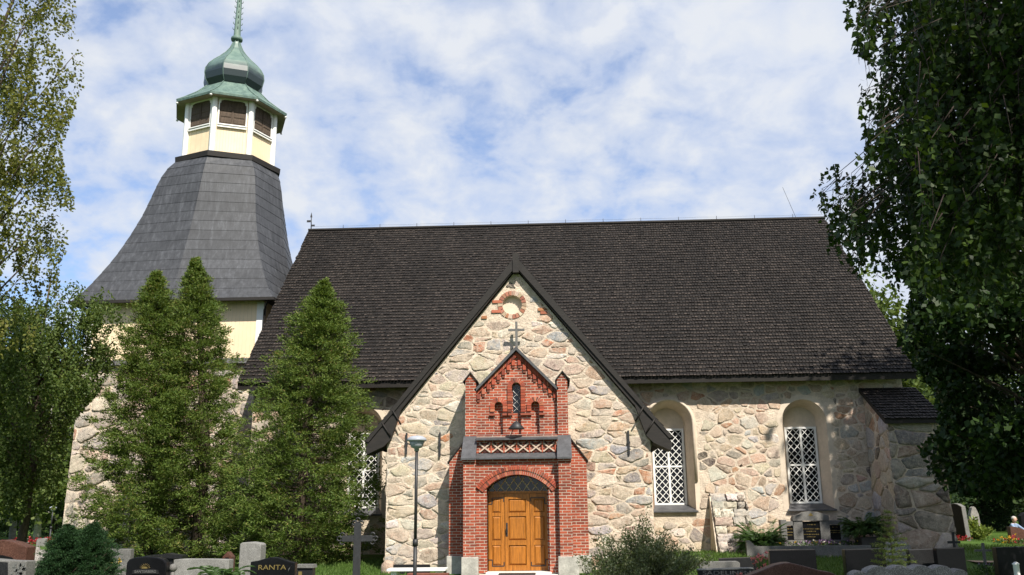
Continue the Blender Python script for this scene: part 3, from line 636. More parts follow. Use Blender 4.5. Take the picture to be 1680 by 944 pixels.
# dentil course and frieze back
for k in range(30): x = PC - 1.09 + k * .0745; portal.box(x, x + .042, FRY - .05 - .06, FRY + .05, 2.94, 3.035)
portal.box(PC - 1.10, PC + 1.14, FRY, UPY + .1, 3.0, 3.70)
# upper: pilasters and gable panel with niches
for x0, x1 in ((PC - 1.43, PC - 1.13), (PC + 1.15, PC + 1.44)):
    xm = (x0 + x1) / 2; portal.prism([(x0, 3.7), (x1, 3.7), (x1, 5.26), (xm, 5.46), (x0, 5.26)], UPY, WB)
def lancet(xc, hw, zb, zt): return [(xc - hw, zb), (xc + hw, zb)] + arc(xc, zt - hw, hw, 0, math.pi, 10)
GT, GS = 6.10, 5.02
n1, n2, n3 = lancet(PC - .50, .115, 3.755, 4.66), lancet(PC, .125, 3.755, 5.20), lancet(PC + .53, .115, 3.755, 4.66)
gp_ = [(PC - 1.13, 3.72), (PC + 1.15, 3.72), (PC + 1.15, GS - .02), (PC + .01, GT), (PC - 1.13, GS - .02)]
portal.tess([gp_, n1, n2, n3], lambda u, v: (u, UGY, v))
for nch in (n1, n2, n3):
    for k in range(len(nch)): a, b = nch[k], nch[(k + 1) % len(nch)]; portal.poly([(a[0], UGY, a[1]), (b[0], UGY, b[1]), (b[0], BLY, b[1]), (a[0], BLY, a[1])])
    portal.poly([(x, BLY, z) for x, z in nch])
portal.prism([(PC - 1.12, 3.73), (PC + 1.14, 3.73), (PC + 1.14, GS - .03), (PC + .01, GT - .01), (PC - 1.12, GS - .03)], BLY + .01, WB)
pt = build('brick_portal', portal, 'brick', church, fix=True)
# arch bricks, niche arches, corbels, roof-line brick course
ab = MB(); RB = [((.36, .082, .045), 3), ((.28, .065, .04), 2), ((.42, .14, .08), 1), ((.17, .05, .035), .8)]
nb = 40
mo = MB()
for k in range(nb):
    t0, t1 = -aa * 1.16 + 2 * aa * 1.16 * (k + .09) / nb, -aa * 1.16 + 2 * aa * 1.16 * (k + .91) / nb
    for r0, r1 in ((rad + .0, rad + .115), (rad + .127, rad + .235)):
        q = [(ac + r_ * math.sin(t_), acz + r_ * math.cos(t_)) for r_, t_ in ((r0, t0), (r1, t0), (r1, t1), (r0, t1))]
        ab.prism(q, PANY - (.06 if r0 > rad + .1 else .035), PANY + .12, 0, pick(rng, RB))
q = [(ac + (rad + .003) * math.sin(-aa * 1.16 + 2 * aa * 1.16 * k / 20), acz + (rad + .003) * math.cos(-aa * 1.16 + 2 * aa * 1.16 * k / 20)) for k in range(21)]
q2 = [(ac + (rad + .232) * math.sin(aa * 1.16 - 2 * aa * 1.16 * k / 20), acz + (rad + .232) * math.cos(aa * 1.16 - 2 * aa * 1.16 * k / 20)) for k in range(21)]
for k in range(20): ab.prism([q[k], q[k + 1], q2[19 - k], q2[20 - k]], PANY - .026, PANY + .1, 0, (.54, .46, .37))
build('door_arch', ab, 'brick_c', pt, fix=True); ab = MB()
def ring(xc, zc, r0, r1, n, y0, y1, a0=0, a1=math.pi):
    for k in range(n):
        t0, t1 = a0 + (a1 - a0) * (k + .08) / n, a0 + (a1 - a0) * (k + .92) / n
        ab.prism([(xc + r_ * math.cos(t_), zc + r_ * math.sin(t_)) for r_, t_ in ((r0, t0), (r1, t0), (r1, t1), (r0, t1))], y0, y1, 0, pick(rng, RB))
    m_ = [(xc + r0 * math.cos(a0 + (a1 - a0) * k / 12), zc + r0 * math.sin(a0 + (a1 - a0) * k / 12)) for k in range(13)]; m2 = [(xc + r1 * math.cos(a1 - (a1 - a0) * k / 12), zc + r1 * math.sin(a1 - (a1 - a0) * k / 12)) for k in range(13)]
    for k in range(12): ab.prism([m_[k], m_[k + 1], m2[11 - k], m2[12 - k]], y0 + .008, y1, 0, (.54, .46, .37))
for xc, hw, zt, zi in ((PC - .50, .115, 4.66, 4.36), (PC, .125, 5.20, 4.36), (PC + .53, .115, 4.66, 4.36)):
    ring(xc, zt - hw, hw + .002, hw + .125, 11, UGY - .05, UGY + .02)
    for sg in (-1, 1):
        z = zt - hw - .078
        while z > zi:
            a, b = sorted((xc + sg * (hw + .002), xc + sg * (hw + .125))); ab.box(a, b, UGY - .05, UGY + .02, z, z + .068, 0, pick(rng, RB)); z -= .078
        a, b = sorted((xc + sg * (hw - .01), xc + sg * (hw + .145))); ab.box(a, b, UGY - .075, UGY + .02, 4.275, 4.33, 0, (.28, .08, .05))
    build('niche_arch', ab, 'brick_c', pt, fix=True); ab = MB()
gs = (GT - GS) / 1.14
for sg in (-1, 1):
    hwg = 1.14
    for k in range(24):     # header course under the coping
        f0, f1 = (k + .08) / 24, (k + .92) / 24
        P = lambda f, d: (PC + .01 + sg * hwg * f, GT - .02 - (GT - GS) * f - d)
        ab.prism([P(f0, .0), P(f1, .0), P(f1, .15), P(f0, .15)], UGY - .06, UGY + .02, 0, pick(rng, RB))
    for k in range(8):      # stepped corbels
        f = (k + .6) / 8; x = PC + .01 + sg * hwg * f; z = GT - .02 - (GT - GS) * f - .16
        if z > 5.9: continue
        ab.box(x - .045, x + .045, UGY - .055, UGY + .02, z - .15, z, 0, pick(rng, RB)); ab.box(x - .035, x + .035, UGY - .035, UGY + .02, z - .23, z - .152, 0, (.17, .06, .04))
build('corbel_course', ab, 'brick_c', pt, fix=True)
# frieze: crossed bricks; dark raised discs paint the shade of round holes
fz = MB(); dk = MB()
for k in range(6):
    xa = PC - 1.02 + k * .352; cx = xa + .15; cz = 3.36
    for sg in (-1, 1):
        d = Vector((.15, 0, sg * .115)); n_ = Vector((-d.z, 0, d.x)).normalized() * .018; A, B = Vector((cx, 0, cz)) - d, Vector((cx, 0, cz)) + d
        fz.prism([((A - n_).x, (A - n_).z), ((B - n_).x, (B - n_).z), ((B + n_).x, (B + n_).z), ((A + n_).x, (A + n_).z)], FRY - .055 - .004 * sg, FRY + .01, 0, (.55, .42, .33))
    for dx in (-.15, .15):
        fz.prism([(cx + dx * .62 + .05 * math.cos(a * math.pi / 4), cz + .11 + .05 * math.sin(a * math.pi / 4)) for a in range(8)], FRY - .03, FRY + .01, 0, (.07, .025, .02))
    fz.prism([(cx + .045 * math.cos(a * math.pi / 4), cz - .1 + .04 * math.sin(a * math.pi / 4)) for a in range(8)], FRY - .03, FRY + .01, 0, (.07, .025, .02))
    fz.box(cx + .16, cx + .19, FRY - .045, FRY + .01, 3.22, 3.52, 0, (.45, .12, .07))
build('brick_frieze', fz, 'brick_c', pt)
# slate: cornice strips, pier caps, gable coping, little pilaster roofs, wing verges
s1 = MB(); s1.hexa([(PC - 1.10, FRY - .16, 3.56), (PC + 1.14, FRY - .16, 3.56), (PC + 1.14, UGY - .002, 3.70), (PC - 1.10, UGY - .002, 3.70), (PC - 1.10, FRY - .16, 3.61), (PC + 1.14, FRY - .16, 3.61), (PC + 1.14, UGY - .002, 3.755), (PC - 1.10, UGY - .002, 3.755)])
s1.hexa([(PC - 1.10, FRY - .26, 3.04), (PC + 1.14, FRY - .26, 3.04), (PC + 1.14, FRY - .002, 3.12), (PC - 1.10, FRY - .002, 3.12), (PC - 1.10, FRY - .26, 3.08), (PC + 1.14, FRY - .26, 3.08), (PC + 1.14, FRY - .002, 3.22), (PC - 1.10, FRY - .002, 3.22)])
build('slate_cornice', s1, 'slate', pt)
for xc in (PC - 1.285, PC + 1.31):
    c = MB(); c.hexa([(xc - .20, LPY - .10, 3.02), (xc + .20, LPY - .10, 3.02), (xc + .19, UPY - .004, 3.56), (xc - .19, UPY - .004, 3.56), (xc - .20, LPY - .10, 3.07), (xc + .20, LPY - .10, 3.07), (xc + .19, UPY - .004, 3.70), (xc - .19, UPY - .004, 3.70)])
    c.box(xc - .175, xc + .175, LPY - .05, LPY + .2, 2.96, 3.02, 1, (.14, .05, .035))
    build('pier_cap', c, ['slate', 'brick'], pt)
    l = MB()
    for sg in (-1, 1): l.prism([(xc, 5.50), (xc + sg * .21, 5.24), (xc + sg * .21, 5.20), (xc, 5.455)], UPY - .05, WB)
    build('pinnacle_roof', l, 'tar', pt)
cp = MB()
for sg in (-1, 1): cp.prism([(PC + .01, GT + .12), (PC + .01 + sg * 1.19, GS - .02), (PC + .01 + sg * 1.15, GS - .075), (PC + .01, GT + .012)], UGY - .16, WB)
build('gable_coping', cp, 'slate', pt)
for sg, xi, xo in ((-1, PC - 1.43, PC - 1.90), (1, PC + 1.48, PC + 1.92)):
    c = MB(); c.prism([(xi, 3.68), (xo + sg * .05, 3.02), (xo + sg * .05, 2.97), (xi, 3.625)], 25.5, WB); build('wing_coping', c, 'tar', pt)
for x0, x1, y0 in ((PC - 1.47, PC - 1.03, LPY - .06), (PC + 1.08, PC + 1.62, LPY - .06), (PC - 1.95, PC - 1.50, 25.45), (PC + 1.60, PC + 1.98, 25.45)):
    gb = MB(); gb.box(x0, x1, y0, y0 + .55, -.3, .50); build('plinth_block', gb, 'base_st', pt, bevel=.02)
st = MB(); st.box(PC - 1.02, PC + 1.07, LPY - .5, DOORY, -.3, .05); st.box(PC - .85, PC + .9, PANY - .02, DOORY + .06, .05, .10); build('door_step', st, 'step', pt, bevel=.012)
mt = MB(); mt.box(PC - .48, PC + .48, LPY - .3, LPY + .15, .055, .085); build('door_mat', mt, 'iron', pt)
# fan light
fl = MB(); yq = DOORY + .06
pan = [(AX0, 2.16), (AX1, 2.16)] + list(reversed(archp)); fl.poly([(x, yq, z) for x, z in pan]); fo = build('fan_light', fl, 'glass', pt)
fb = MB()
for k in range(-2, 9):
    for sg in (-1, 1):
        for s_ in range(10):
            xa = AX0 + k * .24 + sg * s_ * .03 * 1.1; xb = AX0 + k * .24 + sg * (s_ + 1) * .03 * 1.1; za, zb = 2.17 + s_ * .045, 2.17 + (s_ + 1) * .045
            xm, zm = (xa + xb) / 2, (za + zb) / 2
            if xm < AX0 + .01 or xm > AX1 - .01 or (xm - ac) ** 2 + (zm - acz) ** 2 > (rad - .02) ** 2: continue
            fb.tube([(xa, yq - .03 - .006 * sg, za), (xb, yq - .03 - .006 * sg, zb)], .015, 4)
build('glazing_bars', fb, plain('bar_paint', (.62, .50, .34), .6, .1), fo)
lg = MB(); lg.poly([(x, BLY - .006, z) for x, z in lancet(PC, .10, 4.36, 5.16)]); lgo = build('lancet_window', lg, 'glass', pt)
lb2 = MB()
for k in range(4):
    for sg in (-1, 1):
        lb2.tube([(PC - sg * .1, BLY - .02 - .004 * sg, 4.38 + k * .2), (PC, BLY - .02 - .004 * sg, 4.48 + k * .2), (PC - sg * .1, BLY - .02 - .004 * sg, 4.58 + k * .2)], .009, 4)
build('glazing_bars', lb2, 'white', lgo)
# cross on the gable
cr = MB(); cy_ = PY - .32; cr.box(PC - .035, PC + .035, cy_, cy_ + .06, GT + .09, GT + .98); cr.box(PC - .24, PC - .036, cy_ + .004, cy_ + .056, GT + .70, GT + .77); cr.box(PC + .036, PC + .24, cy_ + .004, cy_ + .056, GT + .70, GT + .77)
build('gable_cross', cr, 'grey_gr', pt, bevel=.006)
# spot lamp hung in front of the gable
sl_ = MB(); sl_.tube([(PC + .01, UGY - .02, 4.18), (PC + .01, UGY - .45, 4.12), (PC + .01, UGY - .5, 4.02)], .014, 6); sl_.lathe([(.03, 4.06), (.09, 4.02), (.23, 3.86), (.222, 3.85), (.05, 3.9)], PC + .01, UGY - .5, 14)
build('hanging_lamp', sl_, 'iron', pt)
# door: three leaves with panels
door = MB(); dz0, dz1 = .11, 2.14; fx0, fx1 = AX0 + .005, AX1 - .005; yd = DOORY
door.box(fx0, fx1, yd + .03, yd + .09, dz0, dz1); door.box(fx0, fx1, yd - .03, yd + .03, 2.14, 2.20)
do = build('door', door, 'oak', church)
edges = [fx0 + .01, PC - .355, PC + .335, fx1 - .01]
for k in range(3):
    a, b = edges[k] + .006, edges[k + 1] - .006; lf = MB(); f_ = .1; yl = yd - (.02 if k == 1 else 0)
    lf.box(a, a + f_, yl, yd + .028, dz0, dz1 - .01); lf.box(b - f_, b, yl, yd + .028, dz0, dz1 - .01)
    zs = [dz0, dz0 + .14, dz0 + .66, dz0 + .79, dz0 + 1.42, dz0 + 1.52, dz1 - .15, dz1 - .01]
    for q in (0, 2, 4, 6): lf.box(a + f_, b - f_, yl + .002, yd + .028, zs[q], zs[q + 1])
    for q in (1, 3, 5):
        p0, p1, r0, r1 = a + f_, b - f_, zs[q], zs[q + 1]; g_ = .045
        lf.hexa([(p0 + .006, yd + .022, r0 + .006), (p1 - .006, yd + .022, r0 + .006), (p1 - .006, yd + .027, r0 + .006), (p0 + .006, yd + .027, r0 + .006), (p0 + .006, yd + .022, r1 - .006), (p1 - .006, yd + .022, r1 - .006), (p1 - .006, yd + .027, r1 - .006), (p0 + .006, yd + .027, r1 - .006)])
        i = lf.add([(p0 + .01, yd + .02, r0 + .01), (p1 - .01, yd + .02, r0 + .01), (p1 - .01, yd + .02, r1 - .01), (p0 + .01, yd + .02, r1 - .01), (p0 + g_, yd - .004, r0 + g_), (p1 - g_, yd - .004, r0 + g_), (p1 - g_, yd - .004, r1 - g_), (p0 + g_, yd - .004, r1 - g_)])
        for t4 in range(4): u4 = (t4 + 1) % 4; lf.face((i + t4, i + u4, i + 4 + u4, i + 4 + t4))
        lf.face((i + 4, i + 5, i + 6, i + 7))
    leaf = build('door_leaf', lf, 'oak', do)
    if k != 1:
        xi, xo = (b, a) if k == 0 else (a, b); sgn = 1 if k == 0 else -1
        for zt, sv in ((dz1 - .12, -1), (dz0 + .12, 1)):
            hg = MB()
            x_in, x_out = (b - .02, a + .10) if k == 0 else (a + .02, b - .10); x_e = a if k == 0 else b
            hg.box(min(x_in, x_out), max(x_in, x_out), yl - .008, yl - .001, zt - .012, zt + .012)
            hg.box(x_in - .012, x_in + .012, yl - .010, yl - .002, min(zt, zt + sv * .1), max(zt, zt + sv * .1)); hg.box(x_out - .012, x_out + .012, yl - .010, yl - .002, min(zt, zt + sv * .16), max(zt, zt + sv * .16))
            hg.box(min(x_out, x_e), max(x_out, x_e), yl - .009, yl - .0015, zt + sv * .16 - .012, zt + sv * .16 + .012)
            build('strap', hg, 'iron', leaf)
    else:
        hd = MB(); hd.box(a + .03, a + .075, yl - .012, yl - .001, 1.0, 1.36); hd.tube([(a + .05, yl - .01, 1.26), (a + .05, yl - .07, 1.25), (a + .06, yl - .07, 1.10), (a + .05, yl - .01, 1.08)], .012, 6); build('handle', hd, 'iron', leaf)
# ================================================================ BELL TOWER
TCX, TCY = -15.42, 39.25
tower = thing('bell_tower', 'tall bell tower with grey flared roof, cream boarding and green copper onion dome', 'bell tower', (TCX, TCY, 0))
tw = MB(); hb, ht = 3.78, 3.68
tw.hexa([(TCX - hb, TCY - hb, -.3), (TCX + hb, TCY - hb, -.3), (TCX + hb, TCY + hb, -.3), (TCX - hb, TCY + hb, -.3), (TCX - ht, TCY - ht, 7.55), (TCX + ht, TCY - ht, 7.55), (TCX + ht, TCY + ht, 7.55), (TCX - ht, TCY + ht, 7.55)])
bat = lambda v: hb + (ht - hb) * v / 7.55
rubble(tw, -hb, hb, .1, 7.5, lambda u, v, h: (TCX + u, TCY - bat(v) - h, v), rng, .42, 1.45, .06, .04, clips=[(1, .013, 3.77), (-1, .013, 3.77)], pal=PAL_TOWER)
rubble(tw, -hb, hb, .1, 7.5, lambda u, v, h: (TCX - bat(v) - h, TCY + u, v), rng, .42, 1.45, .06, .04, clips=[(1, .013, 3.77), (-1, .013, 3.77)], pal=PAL_TOWER)
build('tower_wall', tw, ['mortar', 'stone'], tower, fix=False)
tb = MB(); hw = 3.66; tb.box(TCX - hw, TCX + hw, TCY - hw, TCY + hw, 7.76, 10.2); bd = build('boarded_storey', tb, 'cream', tower)
for sx in (-1, 1):
    for sy in (-1, 1):
        cbd = MB(); cbd.box(*sorted((TCX + sx * (hw - .26), TCX + sx * (hw + .03))), *sorted((TCY + sy * (hw - .26), TCY + sy * (hw + .03))), 7.8, 10.1); build('corner_board', cbd, 'white', bd)
ws = MB(); ws.hexa([(TCX - 3.9, TCY - 3.9, 7.56), (TCX + 3.9, TCY - 3.9, 7.56), (TCX + 3.9, TCY + 3.9, 7.56), (TCX - 3.9, TCY + 3.9, 7.56), (TCX - hw - .04, TCY - hw - .04, 7.80), (TCX + hw + .04, TCY - hw - .04, 7.80), (TCX + hw + .04, TCY + hw + .04, 7.80), (TCX - hw - .04, TCY + hw + .04, 7.80)])
build('weather_board', ws, 'slate', tower)
dp = MB(); dp.tube([(TCX + 3.95, TCY - 4.0, 10.15), (TCX + 3.75, TCY - 3.78, 9.75), (TCX + 3.75, TCY - 3.78, 7.9), (TCX + 3.95, TCY - 3.95, 7.5), (TCX + 3.95, TCY - 3.95, .3)], .05, 8); build('downpipe', dp, 'tar', tower)
# flared roof: eight ribs, four on the square corners, four on its sides
RD = [(10.2, 5.88), (10.7, 5.42), (11.3, 5.00), (12.3, 4.40), (13.4, 3.90), (14.4, 3.52), (15.4, 3.24), (16.1, 3.05), (16.6, 2.86), (17.0, 2.60), (17.2, 2.40)]
RC = [(10.2, 4.14), (10.7, 3.98), (11.3, 3.80), (12.3, 3.47), (13.4, 3.18), (14.4, 2.96), (15.4, 2.80), (16.1, 2.70), (16.6, 2.60), (17.0, 2.48), (17.2, 2.36)]
def itp(tab, z):
    for (a, ra), (b, rb) in zip(tab, tab[1:]):
        if z <= b: f = (z - a) / (b - a); return ra + (rb - ra) * f
    return tab[-1][1]
def acx(z): return TCX + .38 * sm((z - 10) / 9)
rr = MB(); courses = 15; NSUB = 4
for k in range(courses):
    z0, z1 = 10.2 + 7.0 * k / courses, 10.2 + 7.0 * (k + 1) / courses
    def P(rib, z, off):
        a = math.pi / 4 * rib; r_ = itp(RC if rib % 2 == 0 else RD, z) + off
        return Vector((acx(z) + r_ * math.cos(a), TCY + r_ * math.sin(a), z))
    for rib in range(8):
        A0, B0, A1, B1 = P(rib, z0, .026), P(rib + 1, z0, .026), P(rib, z1 + .03, .012), P(rib + 1, z1 + .03, .012); A2, B2 = P(rib, z0, .0), P(rib + 1, z0, .0)
        ns = 3 if k < 9 else 2; off = (k % 2) * .5 / ns
        cuts = [0] + sorted(x for x in [(j + .5 * (k % 2) + .001) / ns for j in range(ns)] if 0.05 < x < .95) + [1]
        for s0, s1 in zip(cuts, cuts[1:]):
            kk = rng.uniform(.86, 1.14); c = (.050 * kk, .052 * kk, .058 * kk)
            rr.poly([A0.lerp(B0, s0), A0.lerp(B0, s1), A1.lerp(B1, s1), A1.lerp(B1, s0)], 0, c)
            rr.poly([A2.lerp(B2, s0) , A2.lerp(B2, s1), A0.lerp(B0, s1), A0.lerp(B0, s0)], 0, (.038, .039, .043))
rr.poly([P(r_, 10.2, 0) for r_ in ()] or [(TCX - 4.1, TCY - 4.1, 10.19), (TCX + 4.1, TCY - 4.1, 10.19), (TCX + 4.1, TCY + 4.1, 10.19), (TCX - 4.1, TCY + 4.1, 10.19)], 1)
skirt = build('flared_roof', rr, ['sheet', 'tar'], tower, fix=True)
gt_ = MB()
for a, b in ((-1, -1), (1, -1), (1, 1), (-1, 1)):
    pass
E_ = 4.17
gt_.box(TCX - E_, TCX + E_, TCY - E_ - .09, TCY - E_ + .02, 10.07, 10.19); gt_.box(TCX - E_, TCX + E_, TCY + E_ - .02, TCY + E_ + .09, 10.07, 10.19)
gt_.box(TCX - E_ - .09, TCX - E_ - .001, TCY - E_ - .09, TCY + E_ + .09, 10.07, 10.19); gt_.box(TCX + E_ + .001, TCX + E_ + .09, TCY - E_ - .09, TCY + E_ + .09, 10.07, 10.19); build('gutter', gt_, 'tar', skirt)
# lantern
LCX = TCX + .36
ln_ = thing_part = None
lw = MB(); LR = 2.06; V8 = lambda r_, z, k, cx=LCX: Vector((cx + r_ * math.cos(math.pi / 4 * k), TCY + r_ * math.sin(math.pi / 4 * k), z))
def ring8(mb, prof, mi=0, cx=LCX):
    for (r0, z0), (r1, z1) in zip(prof, prof[1:]):
        for k in range(8): mb.poly([V8(r0, z0, k, cx), V8(r0, z0, k + 1, cx), V8(r1, z1, k + 1, cx), V8(r1, z1, k, cx)], mi)
ring8(lw, [(LR, 17.3), (LR, 20.2)]); lan = build('lantern', lw, 'cream', tower)
rm = MB(); ring8(rm, [(2.30, 17.12), (2.50, 17.14), (2.52, 17.38), (2.10, 17.44)]); build('lantern_kerb', rm, 'tar', lan)
for k in range(8):
    cl_ = MB(); p = V8(LR + .03, 17.43, k); cl_.lathe([(.135, 17.43), (.135, 20.14)], p.x, p.y, 8, sm=False, a0=math.pi / 8 * 1); build('corner_post', cl_, 'white', lan)
for k in range(8):
    a, b = V8(LR + .02, 0, k), V8(LR + .02, 0, k + 1); d = (b - a); L = d.length; d.normalize(); out = Vector((d.y, -d.x, 0)); mid = (a + b) / 2
    fc = lambda u, v, w_: tuple(mid + d * u + out * w_ + Vector((0, 0, v)))
    fr = MB(); hw_ = L / 2 - .16; z0, z1 = 18.86, 20.12
    top = [(-hw_, z1)] + [(-hw_ + .02 + 0 * t_, z1 - .34) for t_ in (0,)]
    # white surround with a trefoil head cut into it
    head = [(hw_ - .05, 19.76), (hw_ - .05, 19.87), (hw_ - .10, 19.90), (hw_ - .11, 20.0), (hw_ - .24, 20.06), (.04, 20.06), (0, 20.03), (-.04, 20.06), (-hw_ + .24, 20.06), (-hw_ + .11, 20.0), (-hw_ + .10, 19.90), (-hw_ + .05, 19.87), (-hw_ + .05, 19.76)]
    hole = [(-hw_ + .05, z0 + .02), (hw_ - .05, z0 + .02)] + head
    fr.tess([[(-hw_, z0), (hw_, z0), (hw_, z1), (-hw_, z1)], hole], lambda u, v: fc(u, v, .05))
    for i in range(len(hole)):
        p, q = hole[i], hole[(i + 1) % len(hole)]; fr.poly([fc(*p, .05), fc(*q, .05), fc(*q, .0), fc(*p, .0)])
    fo_ = build('opening_frame', fr, 'white', lan)
    sh = MB(); sh.tess([hole], lambda u, v: fc(u, v, .012))
    for s_ in (-1, 1):
        for zz_ in (18.93, 19.22, 19.50):
            u0, u1 = sorted((s_ * .05, s_ * (hw_ - .1))); p = [fc(u0, zz_, .013), fc(u1, zz_, .013), fc(u1, zz_, .014), fc(u0, zz_, .014), fc(u0 + .03, zz_ + .03, .035), fc(u1 - .03, zz_ + .03, .035), fc(u1 - .03, zz_ + .2, .035), fc(u0 + .03, zz_ + .2, .035)]
            sh.poly(p[4:8]); sh.poly([fc(u0, zz_, .013), fc(u1, zz_, .013), p[5], p[4]]); sh.poly([fc(u0, zz_ + .23, .013), fc(u1, zz_ + .23, .013), p[6], p[7]]); sh.poly([fc(u0, zz_, .013), p[4], p[7], fc(u0, zz_ + .23, .013)]); sh.poly([fc(u1, zz_, .013), p[5], p[6], fc(u1, zz_ + .23, .013)])
    sh.hexa([fc(-.02, z0 + .03, .014), fc(.02, z0 + .03, .014), fc(.02, z0 + .03, .045), fc(-.02, z0 + .03, .045), fc(-.02, 20.04, .014), fc(.02, 20.04, .014), fc(.02, 20.04, .045), fc(-.02, 20.04, .045)])
    build('shutter', sh, 'oldwood', fo_)
    sl2 = MB()
    for zz_, pj in ((18.70, .09), (18.76, .06), (18.80, .12)):
        sl2.hexa([fc(-hw_, zz_, .01), fc(hw_, zz_, .01), fc(hw_, zz_, pj), fc(-hw_, zz_, pj), fc(-hw_, zz_ + .05, .01), fc(hw_, zz_ + .05, .01), fc(hw_, zz_ + .05, pj), fc(-hw_, zz_ + .05, pj)])
    build('sill', sl2, 'white', fo_)
lr = MB(); ring8(lr, [(2.66, 20.06), (2.68, 20.16), (2.30, 20.42), (1.75, 20.85), (1.30, 21.32), (1.1, 21.36)]); lro = build('lantern_roof', lr, 'copper', tower)
sf = MB(); ring8(sf, [(2.04, 20.13), (2.64, 20.055)]); build('soffit', sf, plain('soffit_boards', (.30, .26, .19), .8, .15), lro)
for k in range(8): rl = MB(); p = V8(2.63, 20.02, k); rl.lathe([(.02, 19.96), (.06, 19.99), (.06, 20.03), (.03, 20.05)], p.x, p.y, 8); build('eaves_knob', rl, 'white', lro)
for k in range(8):
    sm_ = MB(); sm_.tube([V8(2.68, 20.17, k), V8(2.30, 20.44, k), V8(1.75, 20.87, k), V8(1.30, 21.34, k)], .025, 5)
    build('roof_seam', sm_, 'copper', lro)
on = MB(); OP = [(1.08, 21.30), (1.24, 21.42), (1.40, 21.65), (1.47, 21.95), (1.44, 22.22), (1.30, 22.50), (1.06, 22.78), (.78, 23.05), (.52, 23.34), (.33, 23.62), (.21, 23.9), (.15, 24.12)]
ring8(on, OP); ono = build('onion_dome', on, 'onion', tower)
for k in range(8):
    os_ = MB(); os_.tube([V8(r_ + .004, z, k) for r_, z in OP], .022, 5)
    build('dome_seam', os_, 'copper', ono)
spz = MB(); spz.lathe([(.13, 24.08), (.26, 24.12), (.29, 24.2), (.26, 24.3), (.18, 24.34), (.17, 24.4), (.05, 29.0), (.02, 29.1)], LCX, TCY, 10)
for k in range(11):
    z = 24.7 + k * .3; r_ = .165 - .026 * (z - 24.4)
    for q in range(4): a = q * math.pi / 2 + .4; spz.tube([(LCX + r_ * math.cos(a), TCY + r_ * math.sin(a), z), (LCX + (r_ + .06) * math.cos(a), TCY + (r_ + .06) * math.sin(a), z + .05), (LCX + (r_ + .07) * math.cos(a), TCY + (r_ + .07) * math.sin(a), z + .13)], .018, 4)
build('spire', spz, 'copper', tower)

# ================================================================ VEGETATION
def spray(C, D, per, sig, rs, droop=0.0, rand=.6):
    """leaf starts and directions scattered round clump centres C"""
    n = len(C) * per; P = np.repeat(C, per, 0) + rs.normal(size=(n, 3)) * np.asarray(sig)
    d = np.repeat(D, per, 0) + rs.normal(size=(n, 3)) * rand; d[:, 2] -= droop
    return P, d
def curve_pts(a, b, lift, n=6):
    a, b = Vector(a), Vector(b); return [a.lerp(b, k / n) + Vector((0, 0, lift * math.sin(math.pi * k / n))) for k in range(n + 1)]
def thuja(label, x, y, h, rmax, seed, nb=330, per=20, mat='l_thuja', name='conifer', cat='tree', group=None, leaf=.15, open_=.0, z0=None, lean=0, low=.02, bark='bark', spr=13):
    rs = np.random.RandomState(seed); rg = random.Random(seed); zb = gz(x, y) if z0 is None else z0
    t = thing(name, label, cat, (x, y, zb), group); C, D, SG = [], [], []
    tr = MB(); tr.tube([(x, y, zb - .1), (x + .03 * h * .2, y, zb + h * .35), (x + lean * .5, y, zb + h * .7), (x + lean, y, zb + h * .985)], [.022 * h, .017 * h, .010 * h, .006], 7)
    for i in range(nb):
        f = low + (1 - low) * ((i + rg.random()) / nb) ** .92; a = i * 2.39996 + rg.uniform(-.5, .5)
        prof = min((1 - f) ** .82 * 1.06, (1 - f) * 1.5) * (1 - .26 * max(0, .14 - f) / .14)
        L = rmax * prof * rg.uniform(.62, 1.16) + .03; zc = zb + h * (f - .02); ox = lean * f; ca, sa_ = math.cos(a), math.sin(a); up = .22 + .7 * f + rg.uniform(-.1, .1)
        wid = .10 * min(1, h / 4) + .13 * L; ns = max(3, int(spr * (.35 + .65 * min(1, L / rmax))))
        for q in range(ns):
            s = rg.uniform(.42, 1.04) if q else 1.05; lat = rg.gauss(0, wid) * (1.25 - .7 * s)
            zz = zc + up * L * s * s * .6 - .10 * L * math.sin(s * math.pi) + rg.gauss(0, (.055 + .03 * L) * min(1, h / 5)) - abs(lat) * .35
            C.append((x + ox + ca * L * s - sa_ * lat, y + sa_ * L * s + ca * lat, max(zz, zb + .03))); D.append((ca * .8 - sa_ * lat * 1.5, sa_ * .8 + ca * lat * 1.5, .25 + .45 * f)); SG.append(min(1, .28 + L / (.3 * rmax)))
        tr.tube([(x + ox, y, zc - .05 * L), (x + ox + ca * L * .5, y + sa_ * L * .5, zc - .02 * L), (x + ox + ca * L * .9, y + sa_ * L * .9, zc + up * L * .45)], [.010 + .012 * (1 - f), .008, .003], 4)
    C.append((x + lean, y, zb + h * .95)); D.append((0, 0, 1.)); SG.append(.4)
    C, D = np.array(C), np.array(D)
    P, d = spray(C, D, per, (.115 * leaf / .13, .115 * leaf / .13, .05 * leaf / .13), rs, .12, .55); n = len(P); cc_ = np.repeat(C, per, 0); P = cc_ + (P - cc_) * np.repeat(np.array(SG), per)[:, None]
    leaf_mesh('foliage', P, d, leaf * rs.uniform(.6, 1.25, n), leaf * .28 * rs.uniform(.7, 1.2, n), mat, t, rs)
    build('trunk', tr, bark, t, fix=False)
    return t
